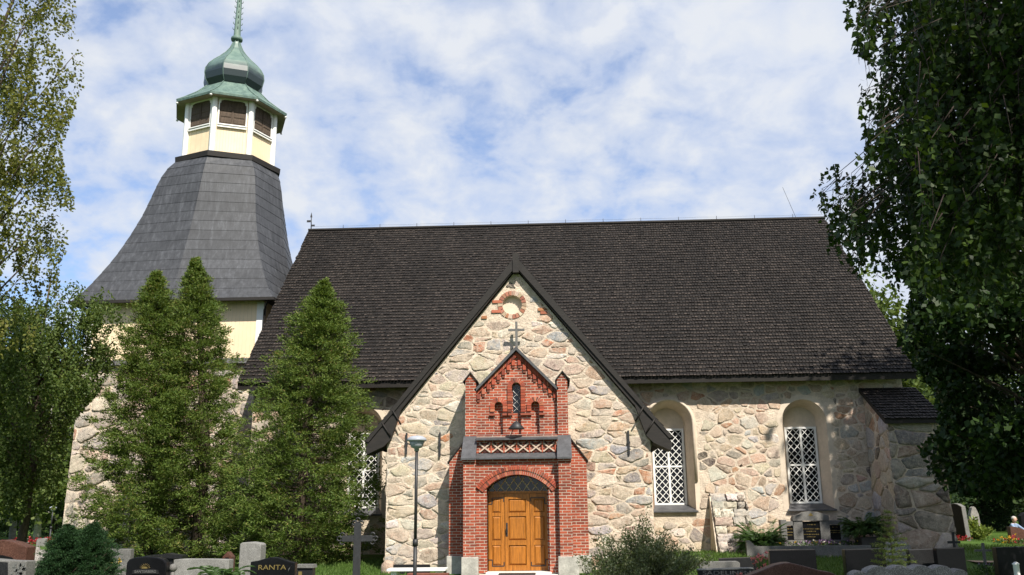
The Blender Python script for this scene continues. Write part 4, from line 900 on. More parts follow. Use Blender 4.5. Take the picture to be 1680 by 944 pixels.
def tree(label, x, y, h, cc, cr, seed, M_=90, N=14000, leaf=.22, mat='l_wood', bark='bark', name='tree', group=None, clump=.55, trunk_r=.16, hang=0.0, reject=None, lim=True, aspect=.7, flat=.6, shell=.45):
    rs = np.random.RandomState(seed); rg = random.Random(seed); zb = gz(x, y)
    t = thing(name, label, 'tree', (x, y, zb), group)
    tr = MB(); top = zb + h * .93; tp = [(x, y, zb - .15), (x + rg.uniform(-.1, .1), y, zb + h * .3), (x + (cc[0] - x) * .5 + rg.uniform(-.2, .2), y + (cc[1] - y) * .5, zb + h * .65), (cc[0], cc[1], top)]
    tr.tube(tp, [trunk_r * 1.2, trunk_r, trunk_r * .55, .02], 9)
    C = []
    for i in range(M_):
        v = rs.normal(size=3); v /= np.linalg.norm(v); rr_ = (shell + (1 - shell) * rs.random_sample()) ** .6 * (1 + .16 * math.sin(5 * v[0] + seed) + .13 * math.sin(7 * v[2] + 2 * seed + 4 * v[1]))
        p = np.array(cc) + v * np.array(cr) * rr_
        if p[2] < zb + .4: continue
        if reject and reject(p): continue
        C.append(p)
        if lim and i % 2 == 0:
            f = min(.9, max(.2, (p[2] - zb) / h * .72)); k = f * 3; j = min(2, int(k)); a = Vector(tp[j]).lerp(Vector(tp[j + 1]), k - j)
            tr.tube(curve_pts(a, p, .25 * clump, 4), [trunk_r * .28, trunk_r * .2, trunk_r * .13, trunk_r * .08, .008], 5)
    C = np.array(C); w_ = rs.uniform(.35, 1.5, len(C)); w_ = np.maximum(2, (N * w_ / w_.sum()).astype(int)); idx = np.repeat(np.arange(len(C)), w_); n = len(idx)
    sg = clump * rs.uniform(.6, 1.25, len(C))[idx][:, None]; off = rs.normal(size=(n, 3)) * sg * np.array([1, 1, flat])
    if hang:   # weeping shoots: leaves gather on lines that hang from the clump
        q = rs.randint(0, 9, n); rs2 = np.random.RandomState(seed + 5); so_ = rs2.normal(size=(len(C), 9, 3)) * clump * np.array([1, 1, .35]); off = so_[idx, q] + rs.normal(size=(n, 3)) * .055; off[:, 2] -= hang * rs.random_sample(n) ** .8 * (.4 + rs2.random_sample((len(C), 9))[idx, q])
    P = C[idx] + off; d = rs.normal(size=(n, 3)) * .8; d[:, 2] -= .45 if hang else .15
    if reject:
        keep = np.array([not reject(p) for p in P]); P, d = P[keep], d[keep]; n = len(P)
    leaf_mesh('crown', P, d, leaf * rs.uniform(.6, 1.3, n), leaf * aspect * rs.uniform(.7, 1.2, n), mat, t, rs)
    build('trunk', tr, bark, t, fix=False)
    return t
GT_ = 'arborvitae trees by the church wall'
def th(px, py, Y, label, rmax, seed, base=None, **k):
    p = at(px, py, Y); x = p.x if base is None else at(base, 900, Y).x; return thuja(label, x, Y, p.z - gz(p.x, Y), rmax, seed, group=GT_, name='arborvitae', lean=p.x - x, **k)
th(258, 440, 29.6, 'left tree of the two slender arborvitae before the bell tower, its tip the lower one', 2.35, 3, base=240, nb=285, per=42, low=.03, leaf=.115, open_=.22)
th(322, 418, 29.9, 'tallest slender arborvitae, its tip against the grey tower roof', 2.3, 5, base=322, nb=285, per=42, low=.03, leaf=.115, open_=.22)
th(532, 455, 28.6, 'broad bushy arborvitae between the slender pair and the porch', 2.75, 8, base=490, nb=360, per=42, low=.02, leaf=.115, open_=.15)
# clipped and young evergreens
def pt(px, Y): p = at(px, 900, Y); return p.x
for px, py, lab, r_, sd_ in ((118, 862, 'left one of the two dark dwarf spruces with joined skirts', .60, 11), (147, 860, 'right one of the two dark dwarf spruces, next to the grey headstone', .66, 12)):
    p = at(px, py, 14); thuja(lab, p.x, 14 + (.1 if px > 130 else -.1), p.z, r_, sd_, nb=260, per=60, mat='l_dwarf', name='dwarf_spruce', cat='shrub', group='dwarf spruces', leaf=.032, low=.04)
p = at(1422, 842, 30.6)
pb = MB(); pb.lathe([(.42, .28), (.5, .5), (.52, .74), (.48, .74), (.46, .6)], p.x, 30.6, 4, a0=math.pi / 4, sm=False); tag(build('planter', pb, 'terracotta', base=(p.x, 30.6, .28)), 'dark square planter holding an evergreen bush', 'planter')
# young lime-coloured spruce: whorls on a thin stem
def young_spruce(px, py, Y, label):
    rs = np.random.RandomState(31); p = at(px, py, Y); h = p.z; t = thing('young_spruce', label, 'tree', (p.x, Y, 0)); C, D = [], []; tr = MB(); tr.tube([(p.x, Y, 0), (p.x, Y, h)], [.018, .004], 6)
    for k in range(15):
        f = .12 + .86 * k / 14; nb = 7 if k < 10 else 4
        for j in range(nb):
            a = 2 * math.pi * (j + rs.random_sample() * .5) / nb + k; L = (.52 * (1 - f) ** .8 + .05) * rs.uniform(.7, 1.1)
            for s in np.linspace(.1, 1, max(4, int(L * 34))): C.append((p.x + math.cos(a) * L * s, Y + math.sin(a) * L * s, h * f + L * s * .12)); D.append((math.cos(a), math.sin(a), .3))
            tr.tube([(p.x, Y, h * f), (p.x + math.cos(a) * L, Y + math.sin(a) * L, h * f + L * .12)], .004, 4)
    P, d = spray(np.array(C), np.array(D), 9, (.012, .012, .012), rs, 0, .9); n = len(P)
    leaf_mesh('foliage', P, d, .045 * rs.uniform(.6, 1.2, n), np.full(n, .010), 'l_lime', t, rs); build('trunk', tr, 'bark', t, fix=False)
young_spruce(1456, 838, 17, 'young lime green spruce with thin open whorls behind the scalloped stone')
# leafy shrub in front of the porch corner
def shrub(label, px0, px1, pyt, Y, seed, N, leaf, mat, stems=34, flat=1.0, name='shrub', z_extra=0):
    rs = np.random.RandomState(seed); a, b = at(px0, 900, Y).x, at(px1, 900, Y).x; x = (a + b) / 2; r_ = (b - a) / 2; h = at((px0 + px1) / 2, pyt, Y).z
    t = thing(name, label, 'shrub', (x, Y, gz(x, Y))); tr = MB(); C, D = [], []
    for k in range(stems):
        an = rs.uniform(0, 6.28); q = rs.random_sample() ** .6; tipx, tipy = x + math.cos(an) * r_ * q, Y + math.sin(an) * r_ * q * .8; tz = gz(x, Y) + (h - gz(x, Y)) * (1 - .5 * q ** 1.2) * rs.uniform(.55, 1.02)
        pts = [(x + math.cos(an) * .1 * q, Y + math.sin(an) * .1 * q, gz(x, Y)), (x + math.cos(an) * r_ * q * .45, Y + math.sin(an) * r_ * q * .4, gz(x, Y) + tz * .5), (tipx, tipy, tz)]
        tr.tube(pts, [.012, .009, .003], 4)
        for s in np.linspace(.25, 1, 12):
            A, B = (pts[0], pts[1]) if s < .5 else (pts[1], pts[2]); f = (s * 2) % 1 if s < 1 else 1
            C.append([A[i] + (B[i] - A[i]) * f for i in range(3)]); D.append((math.cos(an) * .5, math.sin(an) * .5, .7))
    per = max(2, N // len(C)); P, d = spray(np.array(C), np.array(D), per, (.07, .07, .06), rs, 0, .8); n = len(P)
    leaf_mesh('foliage', P, d, leaf * rs.uniform(.6, 1.3, n), leaf * .45 * rs.uniform(.7, 1.2, n), mat, t, rs); build('stems', tr, 'twig', t, fix=False); return t
shrub('pale leafy shrub with tall shoots right of the porch doorway', 935, 1172, 848, 18, 41, 36000, .055, 'l_shrub', 84)
shrub('lime green fountain shaped bush on the sunny lawn behind the buttress', 1580, 1628, 852, 48, 42, 4000, .20, 'l_lime', 40, name='lawn_bush')
# cycad-like fern
def fern(label, px, Y, L, nfr, seed, h0=.25, name='fern', up=.9, spread=0):
    rs = np.random.RandomState(seed); x = at(px, 920, Y).x; t = thing(name, label, 'plant', (x, Y, 0)); P, D, LL = [], [], []
    st = MB()
    for k in range(nfr):
        a = 2 * math.pi * k / nfr + rs.uniform(-.2, .2); l = L * rs.uniform(.75, 1.1); u = up * rs.uniform(.6, 1.15) * (1 if not spread else rs.uniform(.55, 1.1))
        for s in np.linspace(.05, 1, 34):
            q = (x + math.cos(a) * l * s * .8, Y + math.sin(a) * l * s * .8, h0 + l * (u * s - .62 * s * s))
            for sg in (-1, 1):
                P.append(q); D.append((-math.sin(a) * sg + math.cos(a) * .7, math.cos(a) * sg + math.sin(a) * .7, .25)); LL.append(.15 * l * math.sin(math.pi * (.12 + .83 * s)) + .02)
        st.tube([(x + math.cos(a) * l * s * .8, Y + math.sin(a) * l * s * .8, h0 + l * (u * s - .62 * s * s)) for s in (0, .25, .5, .75, 1)], [.01, .008, .006, .004, .002], 4)
    n = len(P); leaf_mesh('fronds', np.array(P), np.array(D), np.array(LL), np.full(n, .022), 'l_fern', t, rs); st.tube([(x, Y, 0), (x, Y, h0)], [.05, .04], 7); build('stalks', st, 'l_fern', t, fix=False)
fern('feathery green fern in front of the long pale slab', 366, 13.5, .66, 20, 51, .68)
fern('small yellow-green fern between the peaked red stone and the scalloped stone', 1380, 12.2, .32, 9, 52, .50)
fern('dark green arching evergreen bush left of the wall monument', 1250, 30.2, 1.05, 170, 53, .35, 'evergreen_bush', 1.35, .3)
fern('green arching evergreen bush in a dark planter by the corner buttress', 1422, 30.6, .95, 140, 54, .80, 'evergreen_bush', 1.2, .3)
# left birches
GB = 'birches left of the tower'
p = at(-75, 500, 19.5); c = at(-60, 130, 19.5)
tree('tall sunlit birch at the left edge, its pale crown reaching the top', p.x, 19.5, 17.5, (c.x - .2, 19.5, 11.4), (3.0, 3.2, 6.2), 61, 200, 60000, .092, 'l_birch', 'bark', 'birch_tree', GB, .40, .17, .8, reject=lambda q: (lambda u: u is not None and u[0] > np.interp(u[1], [-200, 0, 130, 240, 330, 460], [112, 122, 138, 100, 122, 96]))(proj(q)), aspect=.72)
p = at(45, 800, 29); c = at(68, 590, 29)
tree('weeping green birch just left of the tower, its twigs hanging over the eaves', p.x, 29, 10.0, (c.x, 29, 5.9), (2.75, 2.4, 3.7), 62, 190, 60000, .10, 'l_birchg', 'bark', 'birch_tree', GB, .42, .13, .9, aspect=.72,
     reject=lambda q: (lambda u: u is not None and (u[0] > 245 or (u[0] > np.interp(u[1], [430, 470, 560, 640, 700, 800], [110, 240, 205, 165, 112, 95]))))(proj(q)))
# woods behind, left
GW = 'trees of the wood behind the churchyard'
k = 0
for px, Y, h, r_, mat, lab, bk in ((-60, 62, 15, 4.2, 'l_wood', 'leftmost broadleaf tree of the wood behind the red flower bed', 'bark'), (30, 66, 13.5, 3.6, 'l_wood', 'rounded broadleaf tree of the left wood with a pale trunk', 'birch'), (70, 60, 12.5, 2.8, 'l_birchg', 'light green birch of the left wood behind the far street lamp', 'birch'), (112, 72, 15, 3.2, 'l_dark', 'dark tree of the left wood nearest the tower wall', 'bark'), (150, 82, 15, 4, 'l_wood', 'broadleaf tree behind the bell tower', 'bark')):
    k += 1; x = at(px, 800, Y).x; tree(lab, x, Y, h, (x, Y, h * .53), (r_, r_, h * .46), 70 + k, 110, 11000, .34, mat, bk, 'woodland_tree', GW, .75, .2)
for px, Y, h, lab in ((-10, 78, 17, 'tall dark spruce rising in the left wood'), (95, 84, 16, 'dark spruce between the birch and the tower in the left wood')):
    x = at(px, 800, Y).x; thuja(lab, x, Y, h, 3.0, 80 + px, nb=120, per=18, mat='l_dark', name='spruce_tree', group=GW, leaf=.36, spr=10)
# woods behind, right
for px, Y, h, r_, mat, lab, bk in ((1470, 58, 15.8, 3.2, 'l_birchg', 'light green tree whose top shows past the east end of the roof', 'birch'), (1545, 66, 14, 3.8, 'l_wood', 'broadleaf tree right behind the corner buttress', 'bark'), (1640, 72, 12, 4.2, 'l_wood', 'grey-green rounded tree behind the kneeling person', 'bark'), (1725, 64, 14, 4.6, 'l_wood', 'rightmost broadleaf tree at the edge of the lawn', 'bark')):
    k += 1; x = at(px, 800, Y).x; tree(lab, x, Y, h, (x, Y, h * .53), (r_, r_, h * .47), 90 + k, 110, 11000, .36, mat, bk, 'woodland_tree', GW, .8, .2)
for px, Y, h, lab in ((1512, 62, 12, 'dark spruce directly behind the tall black leaning headstone'), (1590, 68, 13.5, 'dark spruce behind the lime green bush on the lawn'), (1610, 80, 17, 'tallest dark spruce of the right wood')):
    x = at(px, 800, Y).x; thuja(lab, x, Y, h, 2.8, 100 + px, nb=120, per=18, mat='l_dark', name='spruce_tree', group=GW, leaf=.36, spr=10)
# the far wood that closes the horizon
rs = np.random.RandomState(5); n = 42000; X_ = rs.uniform(-170, 170, n); Y_ = 112 + rs.normal(size=n) * 5 + .0006 * X_ ** 2; top = 13 + 3 * np.sin(X_ * .21) + 2 * np.sin(X_ * .53 + 1) + 1.4 * np.sin(X_ * 1.3)
Z_ = top * rs.random_sample(n) ** .8; P = np.stack([X_, Y_, Z_], 1); o = leaf_mesh('distant_wood', P, rs.normal(size=(n, 3)), rs.uniform(.7, 1.8, n), rs.uniform(.5, 1.1, n), 'l_wood', None, rs); o['kind'] = 'stuff'; tag(o, 'dark far wood closing the view behind the churchyard', 'wood')
# right maple
c = at(1690, 560, 20.5)
def rej_maple(q):
    u = proj(q)
    if u is None: return False
    lim_ = np.interp(u[1], [250, 330, 420, 480, 560, 600, 640, 700, 740, 790, 830], [1560, 1470, 1462, 1498, 1478, 1500, 1535, 1545, 1508, 1530, 1600])
    return u[0] < lim_ or u[1] > 815 - max(0, (1600 - u[0])) * .1
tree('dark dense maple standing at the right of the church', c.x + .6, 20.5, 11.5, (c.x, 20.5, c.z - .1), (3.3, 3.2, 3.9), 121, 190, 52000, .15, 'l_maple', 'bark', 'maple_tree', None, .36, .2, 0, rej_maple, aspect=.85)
# birches whose crowns shade the right of the churchyard
GS_ = 'birches outside the right edge'
tree('tall birch right of the churchyard lawn shading the corner buttress', 18.0, 22.8, 17.6, (17.7, 22.8, 12.3), (3.9, 3.6, 5.2), 131, 120, 14000, .34, 'l_birchg', 'birch', 'birch_tree', GS_, .7, .2)
tree('tall birch right of the graves shading the maple', 17.4, 14.2, 20, (16.8, 14.4, 14.2), (4.2, 4.2, 5.2), 132, 130, 16000, .34, 'l_birchg', 'birch', 'birch_tree', GS_, .7, .2)
# near birch with hanging shoots
def near_birch():
    rs = np.random.RandomState(141); rg = random.Random(141); bx, by_ = 7.6, 7.4
    t = thing('birch_tree', 'near birch with long leafy shoots hanging into the top right corner', 'tree', (bx, by_, 0), None); tr = MB()
    tp = [(bx, by_, -.1), (bx + .1, by_, 3), (bx, by_ - .1, 7), (bx - .2, by_ - .3, 11), (bx - .2, by_ - .4, 14.5)]; tr.tube(tp, [.26, .22, .17, .1, .02], 10)
    P, D = [], []
    def lim_(u): return np.interp(u[1], [-50, 0, 70, 110, 140, 200, 240, 290, 330, 400, 440, 480], [1385, 1388, 1395, 1440, 1405, 1412, 1425, 1342, 1342, 1352, 1385, 1470])
    def out_(c_):
        u = proj(c_); return u is not None and u[0] < lim_(u) + 6
    targets = [(1405, -10), (1440, -60), (1432, 30), (1475, 10), (1430, 150), (1478, 130), (1500, 60), (1452, 205), (1440, 250), (1356, 300), (1388, 322), (1420, 300), (1450, 340), (1475, 290), (1410, 372), (1500, 190), (1520, 260), (1540, 120), (1510, 330), (1500, 400), (1560, 30), (1580, 200), (1560, 350), (1600, 100), (1620, 280), (1600, 400), (1660, 60), (1650, 180), (1680, 330), (1640, 430), (1560, 430), (1720, 120), (1720, 300), (1540, -40), (1620, -40), (1500, -60), (1590, 310), (1535, 400), (1690, 440), (1470, 380)]
    for i, (px, py) in enumerate(targets):
        Y = rg.uniform(6.6, 9.6) if px < 1500 else rg.uniform(6.4, 10.6); q = at(px, py, Y); f = rg.uniform(.38, .6); k_ = f * 4; j = int(k_); a = Vector(tp[j]).lerp(Vector(tp[j + 1]), k_ - j)
        a.z = max(a.z, q.z - .6); pts = curve_pts(a, q, .5, 8); tr.tube(pts, [.04, .032, .026, .02, .016, .012, .009, .006, .003], 5)
        dense = px > 1490
        for s in range(95 if dense else 34):
            f = rg.random() ** (.55 if dense else .35); k_ = f * 8; j = min(7, int(k_)); c = pts[j].lerp(pts[j + 1], k_ - j); sg = .36 if dense else .12
            c = c + Vector((rg.gauss(0, sg), rg.gauss(0, sg), rg.gauss(0, sg * .8) + .03))
            u = proj(c)
            if u and u[0] < 1490 and not dense and f < .6 and rg.random() < .3: continue
            L = rg.uniform(.12, .55); dx, dy = rg.uniform(-.25, .25), rg.uniform(-.25, .25)
            if s % 3 == 0 and not out_(c): tr.tube([c, c + Vector((dx * L * .3, dy * L * .3, -L * .5)), c + Vector((dx * L * .5, dy * L * .5, -L))], [.0035, .0025, .0012], 3)
            for m in range(int(L / .024)):
                g_ = (m + rg.random()) * .024 / L; p = c + Vector((dx * L * .5 * g_, dy * L * .5 * g_, -L * g_)); P.append(p); D.append((rg.gauss(0, .8), rg.gauss(0, .8), -.7))
    for px, py, sx, sy, m_ in ((1412, 5, 14, 18, 22), (1440, 20, 22, 22, 30), (1408, 62, 8, 16, 12), (1452, 75, 18, 20, 22), (1420, 168, 12, 16, 10), (1452, 160, 20, 20, 26), (1480, 190, 22, 25, 30), (1440, 215, 14, 18, 20), (1460, 270, 20, 20, 26), (1352, 312, 5, 6, 3), (1378, 325, 14, 18, 16), (1405, 345, 18, 22, 26), (1372, 372, 12, 16, 14), (1430, 320, 22, 25, 34), (1408, 400, 12, 18, 16), (1440, 385, 18, 20, 26), (1470, 350, 24, 30, 40), (1480, 110, 20, 30, 30), (1490, 260, 20, 30, 34), (1468, 420, 12, 14, 10)):
        Y = rg.uniform(6.8, 9.4)
        for s in range(m_):
            c = at(rg.gauss(px, sx), rg.gauss(py, sy), Y + rg.gauss(0, .25)); L = rg.uniform(.06, .34); dx, dy = rg.uniform(-.3, .3), rg.uniform(-.2, .2)
            if not out_(c): tr.tube([c + Vector((rg.uniform(.05, .3), rg.uniform(-.1, .1), rg.uniform(.05, .25))), c, c + Vector((dx * L * .5, dy * L * .5, -L))], [.004, .003, .0012], 3)
            for m in range(max(2, int(L / .03))):
                g_ = (m + rg.random()) / max(2, int(L / .03)); P.append(c + Vector((dx * L * .5 * g_, dy * L * .5 * g_, -L * g_))); D.append((rg.gauss(0, .8), rg.gauss(0, .8), -.7))
    for s in range(2300):
        c = at(rg.uniform(1500, 1740) if rg.random() < .86 else rg.uniform(1475, 1540), rg.uniform(-80, 430), rg.uniform(6.6, 11)); L = rg.uniform(.15, .5); dx, dy = rg.uniform(-.25, .25), rg.uniform(-.25, .25)
        if s % 5 == 0: tr.tube([c + Vector((rg.uniform(-.1, .3), rg.uniform(-.1, .1), .3)), c, c + Vector((dx * L * .5, dy * L * .5, -L))], [.006, .004, .0012], 3)
        for m in range(int(L / .026)):
            g_ = (m + rg.random()) * .026 / L; P.append(c + Vector((dx * L * .5 * g_, dy * L * .5 * g_, -L * g_))); D.append((rg.gauss(0, .8), rg.gauss(0, .8), -.7))
    P, D = np.array(P), np.array(D)
    keep = []
    for q in P:
        u = proj(q); keep.append(u is None or (u[0] > lim_(u) - 8 and u[1] < 520))
    P, D = P[np.array(keep)], D[np.array(keep)]
    # the rest of the crown, above and to the right of the picture
    m = 900; C = []
    while len(C) < m:
        v = rs.normal(size=3); v /= np.linalg.norm(v); q = np.array([8.0, 5.6, 10.2]) + v * np.array([4.3, 5.6, 4.4]) * rs.random_sample() ** .4; u = proj(q)
        if q[1] > .5 and u and -50 < u[0] < 1600 and -60 < u[1] < 1000: continue
        C.append(q)
    P2, D2 = spray(np.array(C), np.tile([0, 0, -.5], (m, 1)), 34, (.32, .32, .3), rs, .2, .8)
    ok = []
    for q in P2:
        u = proj(q); ok.append(not (u and q[1] > .3 and u[0] < 1500 and u[1] > -30))
    P2, D2 = P2[np.array(ok)], D2[np.array(ok)]
    L = np.concatenate([rs.uniform(.048, .078, len(P)), rs.uniform(.10, .17, len(P2))]); n = len(L)
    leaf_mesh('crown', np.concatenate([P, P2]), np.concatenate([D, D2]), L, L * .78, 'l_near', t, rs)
    for q in C[::14]: tr.tube(curve_pts(Vector(tp[2]), q, .4, 4), [.05, .04, .03, .02, .006], 5)
    build('trunk', tr, 'twig', t, fix=False)
near_birch()
# ================================================================ GRAVES AND FURNITURE
def X_at(px, Y): return at(px, 900, Y).x
def slab(name, label, prof, Y, t, mat, cat='gravestone', bevel=.012, group=None, zb=None):
    P = [at(x, y, Y) for x, y in prof]; pl = [(p.x, p.z) for p in P]; zb = -.05 if zb is None else zb
    mb = MB(); mb.prism([(pl[0][0], zb), *pl, (pl[-1][0], zb)], Y, Y + t)
    cx = (pl[0][0] + pl[-1][0]) / 2; return tag(build(name, mb, mat, base=(cx, Y + t / 2, 0), bevel=bevel), label, cat, group)
def panel(name, parent, prof, Y, mat, proud=.006, t=.012):
    P = [at(x, y, Y) for x, y in prof]; mb = MB(); mb.prism([(p.x, p.z) for p in P], Y - proud, Y - proud + t); return build(name, mb, mat, parent)
def text(parent, s, px, py, Y, hpx, mat, wpx=None, name='inscription', y_off=.008):
    cu = bpy.data.curves.new('lettering', 'FONT'); cu.body = s; cu.align_x = 'CENTER'; cu.align_y = 'CENTER'; cu.extrude = .003
    ob = bpy.data.objects.new('lettering', cu); COL.objects.link(ob); bpy.context.view_layer.update()
    me = bpy.data.meshes.new_from_object(ob.evaluated_get(bpy.context.evaluated_depsgraph_get())); bpy.data.objects.remove(ob); bpy.data.curves.remove(cu)
    xs = [v.co.x for v in me.vertices]; ys = [v.co.y for v in me.vertices]; c = at(px, py, Y); sc_ = (Y * .97 / F) * hpx / (max(ys) - min(ys)); sx = sc_ if wpx is None else (Y * .97 / F) * wpx / (max(xs) - min(xs))
    org = root_loc(parent); mx_, my_ = (max(xs) + min(xs)) / 2, (max(ys) + min(ys)) / 2
    for v in me.vertices: x, y, z = v.co; v.co = (c.x + (x - mx_) * sx - org.x, Y - y_off - z - org.y, c.z + (y - my_) * sc_ - org.z)
    me.materials.append(M[mat]); return put(name, me, parent)
def flowers(label, px, py, Y, n, sx, sy, sz, mats, seed, name='flowers', size=.05, green=300, zb=None, stem=True):
    rs = np.random.RandomState(seed); c = at(px, py, Y); zb = gz(c.x, Y) if zb is None else zb; t = thing(name, label, 'flowers', (c.x, Y, zb))
    per = n // len(mats)
    for m in mats:
        C = np.array([c.x, Y, c.z]) + rs.normal(size=(per, 3)) * np.array([sx, sy, sz]); P = np.repeat(C, 6, 0); d = rs.normal(size=(len(P), 3)); d[:, 2] += .5
        leaf_mesh('blooms', P, d, size * rs.uniform(.7, 1.2, len(P)), size * .8 * np.ones(len(P)), m, t, rs)
    P = np.array([c.x, Y, (c.z + zb) / 2]) + rs.uniform(-1, 1, (green, 3)) * np.array([sx * 1.8, sy * 1.8, max(.02, (c.z - zb) / 2)]); d = rs.normal(size=(green, 3)) * .6; d[:, 2] += .6
    leaf_mesh('leaves', P, d, .09 * rs.uniform(.6, 1.2, green), .035 * np.ones(green), 'l_fern', t, rs); return t
# left foreground
g1 = slab('gravestone', 'reddish brown arched gravestone at the left edge with a dark arched panel', [(-60, 912), (-40, 896), (-18, 888), (4, 886), (24, 890), (44, 898)], 15, .28, 'red_gr')
panel('dark_arch_panel', g1, [(-50, 975), (30, 975), (30, 925), (20, 915), (4, 911), (-16, 912), (-40, 922), (-50, 940)], 15, 'black_gr')  # flat black panel set just proud of the stone face
g2 = slab('gravestone', 'low grey gravestone at the left edge with a dark polished face', [(-80, 912), (14, 920), (44, 921)], 12, .22, 'grey_gr')
panel('polished_face', g2, [(-78, 975), (13, 975), (13, 923), (-78, 916)], 12, 'dk_gr'); 
rg_ = random.Random(3); fl_ = MB()
for k in range(26):
    p = at(20 + rg_.random() * 22, 925 + rg_.random() * 18, 12); fl_.prism([(p.x + .022 * math.cos(a * 1.256) * (1 if a % 2 else .6), p.z + .022 * math.sin(a * 1.256)) for a in range(5)], 11.992, 12.002)
build('carved_flowers', fl_, 'engr', g2)
rk = MB(); p = at(63, 904, 17); rk.rock(p.x, 17, p.z / 2 - .08, .27, .2, p.z / 2 + .08, random.Random(9), n=16, m=10, sq=.8); tag(build('gravestone', rk, 'rock', base=(p.x, 17, 0)), 'rough mottled boulder gravestone left of the dwarf spruces', 'gravestone')
slab('gravestone', 'plain square topped grey gravestone right of the dwarf spruces', [(167, 901), (215, 901)], 19, .16, 'grey_gr')
va = MB(); p = at(183, 925, 18.2); va.lathe([(.05, 0), (.09, .1), (.06, p.z - .12), (.09, p.z)], p.x, 18.2, 10); tag(build('flower_vase', va, 'iron', base=(p.x, 18.2, 0)), 'dark vase of white flowers before the square grey gravestone', 'vase')
flowers('small bunch of white and yellow flowers in the dark vase', 183, 925, 18.2, 28, .07, .05, .035, ['whitef', 'whitef', 'yellowf'], 5, size=.045, green=60, zb=p.z - .08)
g6 = slab('gravestone', 'black polished gravestone with round shoulders and a gilded sunrise', [(207, 930), (208, 923), (212, 918), (222, 914.5), (240, 913), (258, 914.5), (268, 918), (272, 923), (273, 930)], 16, .18, 'black_gr', bevel=.02)
panel('name_plate', g6, [(217, 942), (261, 942), (260, 936), (252, 934), (239, 933.5), (226, 934), (218, 936)], 16, 'dk_gr', .012)
text(g6, 'SANTERBERG', 239, 938, 16, 4.2, 'engr', 36, y_off=.018)
su = MB(); p = at(238, 933, 16)
for k in range(9):
    a = math.pi * (k + .5) / 9; su.tube([(p.x + .03 * math.cos(a), 15.99, p.z + .03 * math.sin(a)), (p.x + .10 * math.cos(a), 15.99, p.z + .085 * math.sin(a))], [.004, .0015], 4)
su.prism([(p.x + .045 * math.cos(math.pi * k / 8), p.z + .03 * math.sin(math.pi * k / 8)) for k in range(9)], 15.985, 15.998); build('sun_emblem', su, 'gold', g6)
for px, lab in ((197, 'left stone ball on a post beside the black gravestone'), (284, 'right stone ball on a post beside the black gravestone')):
    p = at(px, 932, 16.2); b = MB(); b.lathe([(.035, -.05), (.035, p.z - .07)] + [(.002 + .07 * math.sin(math.pi * k / 8), p.z - .07 * math.cos(math.pi * k / 8)) for k in range(1, 9)], p.x, 16.2, 14); tag(build('stone_ball', b, 'grey_gr', base=(p.x, 16.2, 0)), lab, 'ornament', 'stone balls beside the black gravestone')
g7 = slab('gravestone', 'dark gravestone with a wavy topped cap behind the black one', [(262, 915), (284, 915)], 18.6, .2, 'dk_gr')
panel('cap', g7, [(240, 915), (300, 917), (301, 911.5), (288, 910.5), (275, 908), (262, 910), (241, 911.5)], 18.6, 'dk_gr', .05, .3)
ca_ = slab('gravestone', 'low dark ledge stone with red and white grave candles', [(212, 919), (246, 919)], 17.2, .2, 'black_gr')
for px, m in ((225, 'redf'), (232, 'whitef'), (239, 'redf')):
    p = at(px, 919, 17.25); cn = MB(); cn.lathe([(.028, p.z), (.03, p.z + .045), (.02, p.z + .05)], p.x, 17.28, 8); tag(build('grave_candle', cn, m, base=(p.x, 17.28, p.z)), {225: 'left red candle on the dark ledge stone', 232: 'white candle between two red ones on the ledge stone', 239: 'right red candle on the dark ledge stone'}[px], 'candle', 'grave candles on the ledge')
slab('gravestone', 'long pale grey slab behind the fern', [(285, 918.5), (300, 917.5), (340, 917.5), (376, 918.5)], 17.4, .25, 'lt_gr')
la_ = MB(); Yl = 17.9; A, B = at(364, 926, Yl), at(381, 905, Yl); w_ = (B.x - A.x); xm = (A.x + B.x) / 2
la_.prism([(A.x, -.05), (B.x, -.05), (B.x, B.z - .10), (xm, B.z), (A.x, B.z - .10)], Yl, Yl + .2); lo_ = tag(build('grave_lantern', la_, 'red_gr', base=(xm, Yl + .1, 0), bevel=.01), 'small house shaped stone lantern left of the pale post', 'lantern')
ln2 = MB(); ln2.box(xm - .035, xm + .035, Yl - .006, Yl + .004, B.z - .19, B.z - .11); build('lantern_window', ln2, 'glass', lo_)
slab('gravestone', 'rough pale granite post with a slightly arched top', [(393.5, 893), (397, 890.5), (411, 889.5), (425, 891.5), (428.5, 894)], 18.6, .34, 'lt_gr', bevel=.02)
g12 = slab('gravestone', 'black gravestone with a wavy top and gilded letters', [(411, 922), (424, 920), (434, 917), (446, 914.5), (456, 915), (466, 918.5), (477, 922), (484, 923.5)], 15, .16, 'black_gr')
text(g12, 'RANTA', 447, 931, 15, 7.5, 'gold', 46)
br2 = MB(); br2.tube([at(472, 940, 14.985), at(474, 934, 14.98), at(478, 928, 14.985)], [.004, .006, .002], 5); build('carved_branch', br2, 'engr', g12)
g13 = slab('gravestone', 'small dark headstone with a grey cap right of the gilded one', [(486, 932), (513, 932)], 16.4, .2, 'dk_gr')
panel('cap', g13, [(484, 932), (515, 932), (514, 926.5), (485, 926.5)], 16.4, 'grey_gr', .03, .26); panel('bronze_plate', g13, [(489.5, 945), (495.5, 945), (495.5, 938), (489.5, 938)], 16.4, 'gold')
